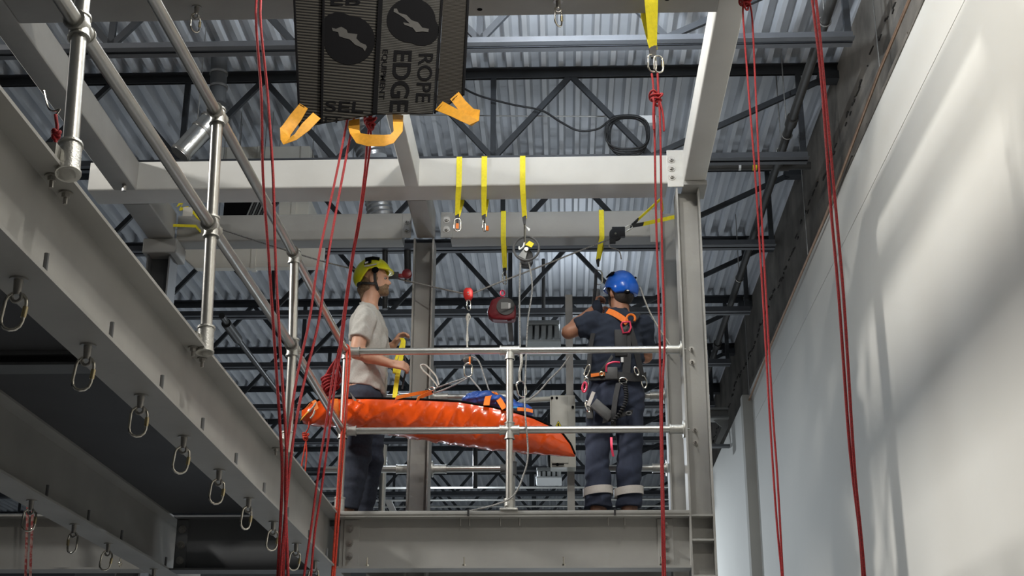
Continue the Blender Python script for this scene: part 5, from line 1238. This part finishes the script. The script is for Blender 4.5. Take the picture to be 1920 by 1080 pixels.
for lg in (lgl, lgr):
    Q.cone(lg[0], lg[1], 0.110, 0.084, 0.012); Q.cone(lg[1], lg[2] + V3(0, 0, 0.12), 0.084, 0.088, 0.008); Q.cone(lg[2] + V3(0, 0, 0.12), lg[2] + V3(0, 0, 0.02), 0.088, 0.094, 0.008)
Q.plane((0, 0, ZF + 0.175), (0, 0, -1)); Q.noise(0.0045, (28, 45, 65), 11); Q.build('trousers', 'navy', p2)
for lg in (lgl, lgr):
    c = lg[2]; zb_ = ZF + 0.285
    MB().tube([c + V3(0.092 * math.cos(a), 0.002 + 0.092 * math.sin(a), zb_ - c[2] + 0.012 * math.cos(a)) for a in [2 * PI * j / 24 for j in range(24)]], 0.004, 6, True).build('seam', M['navy'], p2)
    B = MB(); ring0 = [c + V3(0.1035 * math.cos(a), 0.002 + 0.1035 * math.sin(a), zb_ - 0.028 - c[2] + 0.01 * math.cos(a)) for a in [2 * PI * j / 28 for j in range(28)]]
    ring1 = [p + V3(0, 0, 0.055) for p in ring0]
    B.add(ring0 + ring1, [(j, (j + 1) % 28, 28 + (j + 1) % 28, 28 + j) for j in range(28)]).build('reflective_band', M['reflect'], p2)
    Bt = SDF(c + V3(-0.09, -0.14, -0.12), c + V3(0.09, 0.27, 0.19), 0.007)
    Bt.cone(c + V3(0, -0.005, 0.14), c + V3(0, -0.005, -0.03), 0.060, 0.056, 0.02, cap0=True); Bt.cone(c + V3(0, -0.035, -0.045), c + V3(0, 0.18, -0.055), 0.055, 0.046, 0.03)
    Bt.plane((0, 0, ZF + 0.001), (0, 0, -1)); Bt.build('boot', 'leather', p2)
Hh = SDF(h2 - 0.18, h2 + 0.18, 0.006); Hh.ell(h2 - fx * 0.04 + V3(0, 0, -0.01), (0.076, 0.076, 0.085), 0.02); Hh.cut(lambda X, Y, Z: (h2[2] - 0.085 - Z) + 0 * X + 0 * Y)
Hh.build('hair', 'dark_hair', p2)
hc2 = h2 + V3(0.003, 0, 0.043); ro = math.atan2(fx[1], fx[0])
helmet(p2, hc2, ro, 'helmet_blue', 0.0, -0.062, -0.012)
Rz = np.array(Matrix.Rotation(ro, 3, 'Z'))
for sy in (-1, 1):
    MB().ribbon(smooth_path([hc2 + Rz @ V3(0.024, sy * 0.098, 0.0), hc2 + Rz @ V3(0.022, sy * 0.084, -0.05), hc2 + Rz @ V3(0.045, sy * 0.05, -0.12), hc2 + Rz @ V3(0.055, 0, -0.15)], 4), Vector((0.009, 0.004, 0.004)), 0.006).build('chin_strap', M['black'], p2)
e0 = PP(1176, 547, Y2 - 0.108)
MB().ball(e0, (0.022, 0.016, 0.017)).build('light_clip', M['ink'], p2); MB().ball(e0 + V3(0.004, -0.012, 0.004), (0.010, 0.006, 0.006)).build('clip_glint', M['white'], p2)
# harness
YB = Y2 - 0.135
def hstrap(pts, wv, m='black', name='harness_strap', th=0.008, sub=4):
    return MB().ribbon(smooth_path([PP(*q) for q in pts], sub), Vector(wv), th).build(name, M[m], p2)
hstrap([(1139, 583, Y2 - 0.07), (1152, 588, Y2 - 0.10), (1168, 598, Y2 - 0.135), (1176, 606, Y2 - 0.148)], (0.012, 0, 0.018), 'orange', 'orange_strap')
hstrap([(1196, 588, Y2 - 0.06), (1192, 598, Y2 - 0.11), (1184, 606, Y2 - 0.145)], (0.02, 0, 0.004), 'black')
hstrap([(1172, 612, YB - 0.015), (1164, 640, YB - 0.012), (1148, 668, YB - 0.006), (1128, 694, YB), (1116, 706, Y2 - 0.11)], (0.020, 0, 0.012), 'rubber')
hstrap([(1180, 612, YB - 0.015), (1190, 645, YB - 0.008), (1198, 680, Y2 - 0.12), (1203, 706, Y2 - 0.10)], (0.020, 0, 0.004), 'black')
hstrap([(1174, 620, YB - 0.016), (1176, 660, YB - 0.014), (1174, 705, YB - 0.012)], (0.028, 0, 0), 'black')
hstrap([(1112, 625, Y2 - 0.10), (1106, 660, Y2 - 0.09), (1104, 700, Y2 - 0.09)], (0.016, 0, 0.0), 'black')
hstrap([(1097, 704, Y2 - 0.07), (1112, 706, Y2 - 0.125), (1150, 705, Y2 - 0.15), (1190, 708, Y2 - 0.135), (1210, 706, Y2 - 0.06)], (0, 0, 0.030), 'black', 'harness_belt', 0.018)
hstrap([(1108, 704, Y2 - 0.142), (1124, 702, Y2 - 0.158), (1140, 701, Y2 - 0.166)], (0, 0, 0.012), 'orange', 'belt_webbing', 0.006)
c = PP(1183, 597, Y2 - 0.155)
MB().tube([c + V3(0.030 * math.cos(a), 0, 0.030 * math.sin(a)) for a in [2 * PI * j / 18 for j in range(-2, 12)]], 0.0085, 8).build('orange_ring', M['orange'], p2)
c = PP(1174, 612, Y2 - 0.165)
MB().tube([c + V3(x, -0.004, z) for x, z in ((0.028, 0.035), (0.034, -0.01), (0.018, -0.045), (-0.022, -0.05), (-0.036, 0.01), (-0.026, 0.028))], 0.0075, 8, True).build('red_carabiner', M['pink_metal'], p2)
c = PP(1160, 640, Y2 - 0.158); MB().box(c[0] - 0.03, c[0] + 0.06, c[1] - 0.004, c[1] + 0.02, c[2] - 0.11, c[2] + 0.09).build('back_pad', M['black'], p2, 30, 0.008)
MB().box(c[0] + 0.012, c[0] + 0.03, c[1] - 0.008, c[1] - 0.003, c[2] - 0.155, c[2] - 0.12).build('white_tab', M['white'], p2, 0)
# belt gear
m_ = MB(); c = PP(1150, 694, Y2 - 0.175)
m_.box(c[0] - 0.06, c[0] + 0.03, c[1] - 0.02, c[1] + 0.02, c[2] - 0.07, c[2] + 0.02); m_.build('rope_clamp', M['rubber'], p2, 30, 0.008)
MB().tube(smooth_path([c + V3(-0.05, -0.024, -0.02), c + V3(-0.045, -0.026, 0.03), c + V3(0.0, -0.026, 0.05), c + V3(0.045, -0.02, 0.05)], 5), 0.007, 8).build('red_bar', M['pink_metal'], p2)
def cring(px, py, Yd, rx, rz, m, name, tilt=0.0, r=0.0055):
    c = PP(px, py, Yd)
    return MB().tube([c + V3(rx * math.cos(a) * math.cos(tilt) - rz * math.sin(a) * math.sin(tilt), 0, rx * math.cos(a) * math.sin(tilt) + rz * math.sin(a) * math.cos(tilt)) for a in [2 * PI * j / 16 for j in range(16)]], r, 7, True).build(name, M[m], p2)
cring(1128, 701, Y2 - 0.168, 0.013, 0.014, 'brass', 'buckle'); cring(1168, 714, Y2 - 0.165, 0.028, 0.022, 'chrome', 'd_ring')
cring(1101, 695, Y2 - 0.135, 0.016, 0.046, 'chrome', 'gear_carabiner', -0.35); cring(1098, 720, Y2 - 0.145, 0.018, 0.045, 'chrome', 'gear_carabiner', -0.2)
cring(1096, 726, Y2 - 0.155, 0.015, 0.035, 'pink_metal', 'gear_carabiner', -0.15, 0.008); cring(1102, 762, Y2 - 0.15, 0.014, 0.04, 'chrome', 'gear_carabiner', 0.2)
cring(1207, 716, Y2 - 0.10, 0.018, 0.045, 'chrome', 'gear_carabiner', 0.15); cring(1193, 696, Y2 - 0.155, 0.014, 0.03, 'chrome', 'gear_carabiner', 0.3)
a = PP(1108, 748, Y2 - 0.15); MB().bar(a + V3(-0.02, 0, -0.05), a + V3(0.02, 0, 0.05), (0.012, 0, -0.004), (0, 0.006, 0)).build('steel_tool', M['reflect'], p2)
MB().box(a[0] - 0.035, a[0] + 0.015, a[1] + 0.0, a[1] + 0.04, a[2] - 0.14, a[2] - 0.04).build('glove', M['rubber'], p2, 30, 0.012)
a = PP(1132, 768, Y2 - 0.172); MB().bar(a + V3(-0.07, 0, 0.05), a + V3(0.05, 0, -0.06), (0.022, 0, 0.030), (0, 0.018, 0)).build('tool_pouch', M['rubber'], p2, 30, 0.008)
MB().tube([PP(1170, 716, Y2 - 0.17) + V3(0.012 * math.cos(t * 9), 0.012 * math.sin(t * 9) , 0) + (PP(1148, 792, Y2 - 0.19) - PP(1170, 716, Y2 - 0.17)) * (t / 12) + V3(0.05 * math.sin(PI * t / 12), 0, 0) for t in [k / 8 for k in range(97)]], 0.0065, 6).build('coiled_lanyard', M['black'], p2, 80)
hstrap([(1160, 718, Y2 - 0.17), (1154, 745, Y2 - 0.185), (1150, 780, Y2 - 0.19), (1150, 800, Y2 - 0.16)], (0.018, 0, 0.003), 'black', 'leg_strap', 0.01)
hstrap([(1130, 790, Y2 - 0.155), (1150, 784, Y2 - 0.165), (1172, 776, Y2 - 0.165), (1186, 772, Y2 - 0.14)], (0.002, 0, 0.016), 'black', 'leg_strap', 0.008)
cring(1179, 775, Y2 - 0.172, 0.018, 0.012, 'rubber', 'buckle')
hstrap([(1146, 820, Y2 - 0.11), (1147, 840, Y2 - 0.115), (1150, 856, Y2 - 0.11)], (0.008, 0, 0), 'pink_metal', 'red_cord', 0.006)
MB().tube(smooth_path([PP(1118, 506, 9.70), PP(1116, 540, 9.70), PP(1113, 565, 9.69), PP(1112, 590, 9.68)], 4), [0.012] * 13, 8).build('held_strap', M['black'], p2)
b_ = tag(MB().box(*sum([[v - d, v + d] for v, d in zip(PP(1118, 556, 9.72), (0.028, 0.02, 0.06))], [])).build('rope_grab', M['rubber'], None, 30, 0.012), 'black rope grab device gripped by the worker beside the blue helmet', 'rope grab', None, 'thing')
k_ = MB(); c = PP(1122, 575, 9.66)
k_.ball(c + V3(-0.01, 0.02, -0.01), (0.042, 0.045, 0.07)); k_.build('forearm_guard', M['navy_tee'], p2)

# ================================================================== STRETCHER
YS = 9.05
st = thing('stretcher', 'long glossy orange rescue stretcher hanging across the platform behind the front railing', 'stretcher', P(820, 800, Y=YS))
rim = [(566, 768), (580, 756), (600, 749), (640, 746), (700, 746), (780, 748), (860, 752), (920, 762), (960, 771), (1000, 783), (1030, 797), (1055, 813), (1070, 833), (1078, 852)]
bot = [(566, 792), (580, 797), (600, 799), (640, 800), (700, 810), (780, 822), (860, 834), (920, 842), (960, 846), (1000, 850), (1030, 853), (1055, 855), (1070, 856), (1078, 856)]
xs = np.linspace(566, 1078, 230)
ry_ = np.interp(xs, [q[0] for q in rim], [q[1] for q in rim]); by_ = np.interp(xs, [q[0] for q in bot], [q[1] for q in bot])
vs, fs, NR = [], [], 44; rimN, rimF = [], []
rs_ = np.random.RandomState(5); ph = rs_.uniform(0, 6.28, 10)
for i, x in enumerate(xs):
    u = (x - 566) / 512
    hw = 0.158 * min(1, 0.45 + 2.2 * u) * (1 - max(0, (u - 0.72) / 0.28) ** 1.8 * 0.90)
    a = P(x, ry_[i], Y=YS - hw); b = P(x, by_[i], Y=YS); X_ = a.x; zr = a.z; zb = min(b.z, zr - 0.008)
    for k in range(NR):
        t = PI * (-0.14 + 1.28 * k / (NR - 1))                          # near rim -> bulge -> bottom -> far rim
        c_, s_ = math.cos(t), math.sin(t); rz_ = (zr - zb) / (1 + math.sin(0.14 * PI))
        yy = -hw * math.copysign(abs(c_) ** 0.8, c_); zz = zb + rz_ - rz_ * s_
        wr_ = 0.0
        if 0 < k < NR - 1:
            f1 = math.sin(x * 0.075 + 2.6 * t + ph[0] + 1.4 * math.sin(x * 0.031 + ph[1])); f2 = math.sin(x * 0.27 - 2.6 * t + ph[2] + math.sin(x * 0.05)); f3 = math.sin(x * 0.061 + 5 * t + ph[3])
            f4 = math.sin(x * 0.11 + 3.5 * t + ph[4] + 2 * math.sin(x * 0.023 + ph[5]))
            wr_ = (0.008 * (1 - abs(f1)) ** 3 + 0.0018 * f2 * abs(f3) + 0.004 * (1 - abs(f4)) ** 4) * min(1, 0.22 * min(k, NR - 1 - k)) * min(1, (1 - u) * 3 + 0.3)
        vs.append((X_ + 0.01 * math.sin(t) * 0, YS + yy * (1 + wr_ * 1.5) - wr_ * c_, zz - wr_ * s_))
    rimN.append(Vector(vs[-NR]) + Vector((0, -0.002, 0.002))); rimF.append(Vector(vs[-1]) + Vector((0, 0.002, 0.002)))
n_ = len(xs)
for i in range(n_ - 1):
    for k in range(NR - 1): fs.append((i * NR + k, i * NR + k + 1, (i + 1) * NR + k + 1, (i + 1) * NR + k))
    fs.append((i * NR, (i + 1) * NR, (i + 1) * NR + NR - 1, i * NR + NR - 1))    # closed top
fs.append(tuple(range(NR))); fs.append(tuple((n_ - 1) * NR + k for k in range(NR))[::-1])
MB().add(vs, fs).build('wrap', M['pvc'], st, 50)
MB().tube(rimN, 0.007, 8).build('rim_binding', M['ink'], st, 60); MB().tube(rimF, 0.007, 8).build('rim_binding', M['ink'], st, 60)
def srib(pts, wv, m='orange', name='lifting_strap', th=0.004):
    return MB().ribbon(smooth_path([P(x, y, Y=yy) for x, y, yy in pts], 4), Vector(wv), th).build(name, M[m], st)
srib([(742, 746, 8.87), (780, 738, 8.95), (808, 734, 9.05)], (0.004, 0, 0.013)); srib([(782, 748, 8.87), (798, 740, 8.95), (812, 735, 9.06)], (0.006, 0, 0.016))
srib([(912, 760, 8.86), (915, 745, 8.95), (922, 735, 9.06)], (0.020, 0, 0.0)); srib([(946, 766, 8.87), (936, 750, 8.95), (926, 738, 9.06)], (0.016, 0, 0.010))
srib([(628, 748, 8.90), (629, 760, 8.87), (629, 790, 8.88)], (0.022, 0, 0)); srib([(565, 786, 8.95), (578, 772, 8.90), (584, 768, 8.90)], (0.006, 0, 0.012), 'amber'); srib([(576, 764, 8.92), (588, 752, 8.90), (594, 768, 8.87)], (0.012, 0, 0.008))
srib([(970, 767, 8.93), (985, 768, 8.92), (999, 771, 8.92)], (0, 0, 0.012))
MB().tube(smooth_path([P(580, 772, Y=8.9), P(588, 762, Y=8.88), P(594, 754, Y=8.9), P(588, 776, Y=8.87), P(582, 784, Y=8.88)], 4), 0.006, 8).build('white_cord', M['rope_white'], st, 80)
MB().tube(smooth_path([P(656, 738, Y=9.0), P(662, 746, Y=8.92), P(666, 750, Y=8.88)], 4), 0.008, 8).build('alloy_tube_end', M['galv'], st, 60)
m_ = SDF(P(862, 775, Y=8.9) - Vector((0.02, 0.0, 0.0)), P(1000, 735, Y=9.3) + Vector((0.03, 0.02, 0.03)), 0.008)
rr = np.random.RandomState(9)
for x, y, r_ in ((885, 752, 0.045), (905, 750, 0.055), (925, 754, 0.05), (945, 760, 0.045), (965, 766, 0.045), (982, 772, 0.04)):
    m_.ell(PP(x, y, 9.06), (r_ * 1.5, 0.10, r_), 0.03)
m_.noise(0.004, (60, 90, 130), 4); bag = m_.build('blue_load', 'blue_bag', None)
attach(bag, st)
MB().ball(P(964, 768, Y=8.98), (0.06, 0.05, 0.018)).build('pale_blue_fold', mat('pale_blue_nylon', (0.06, 0.30, 0.62), 0.4, 0, 0.1, 20), st)
def bridle(label, pts, m='rope_grey', r=0.0055): twist_rope(label, [P(x, y, Y=yy) for x, y, yy in pts], m, r, 'bridle_rope', 'stretcher bridle ropes', 5)
bridle('upper grey bridle rope from the steel ring to the left orange straps', [(874, 708, 9.12), (850, 716, 9.1), (822, 726, 9.08), (808, 733, 9.06)])
bridle('lower grey bridle rope from the steel ring to the left orange straps', [(876, 709, 9.11), (852, 722, 9.08), (828, 732, 9.06), (812, 737, 9.05)])
bridle('grey bridle rope from the steel ring to the right orange straps', [(882, 708, 9.11), (890, 718, 9.09), (900, 730, 9.07), (906, 744, 9.06)])
kx = thing('bridle_buckle', 'black and chrome bridle hardware lying over the left orange straps', 'buckle', P(806, 734, Y=9.05))
c = P(804, 733, Y=9.04); MB().box(c.x - 0.025, c.x + 0.03, c.y - 0.012, c.y + 0.012, c.z - 0.014, c.z + 0.014).build('body', M['black'], kx, 30, 0.005)
MB().tube([c + Vector((0.02 + 0.02 * math.cos(a), -0.01, 0.012 + 0.012 * math.sin(a))) for a in [2 * PI * j / 14 for j in range(14)]], 0.0045, 7, True).build('shackle', M['chrome'], kx)
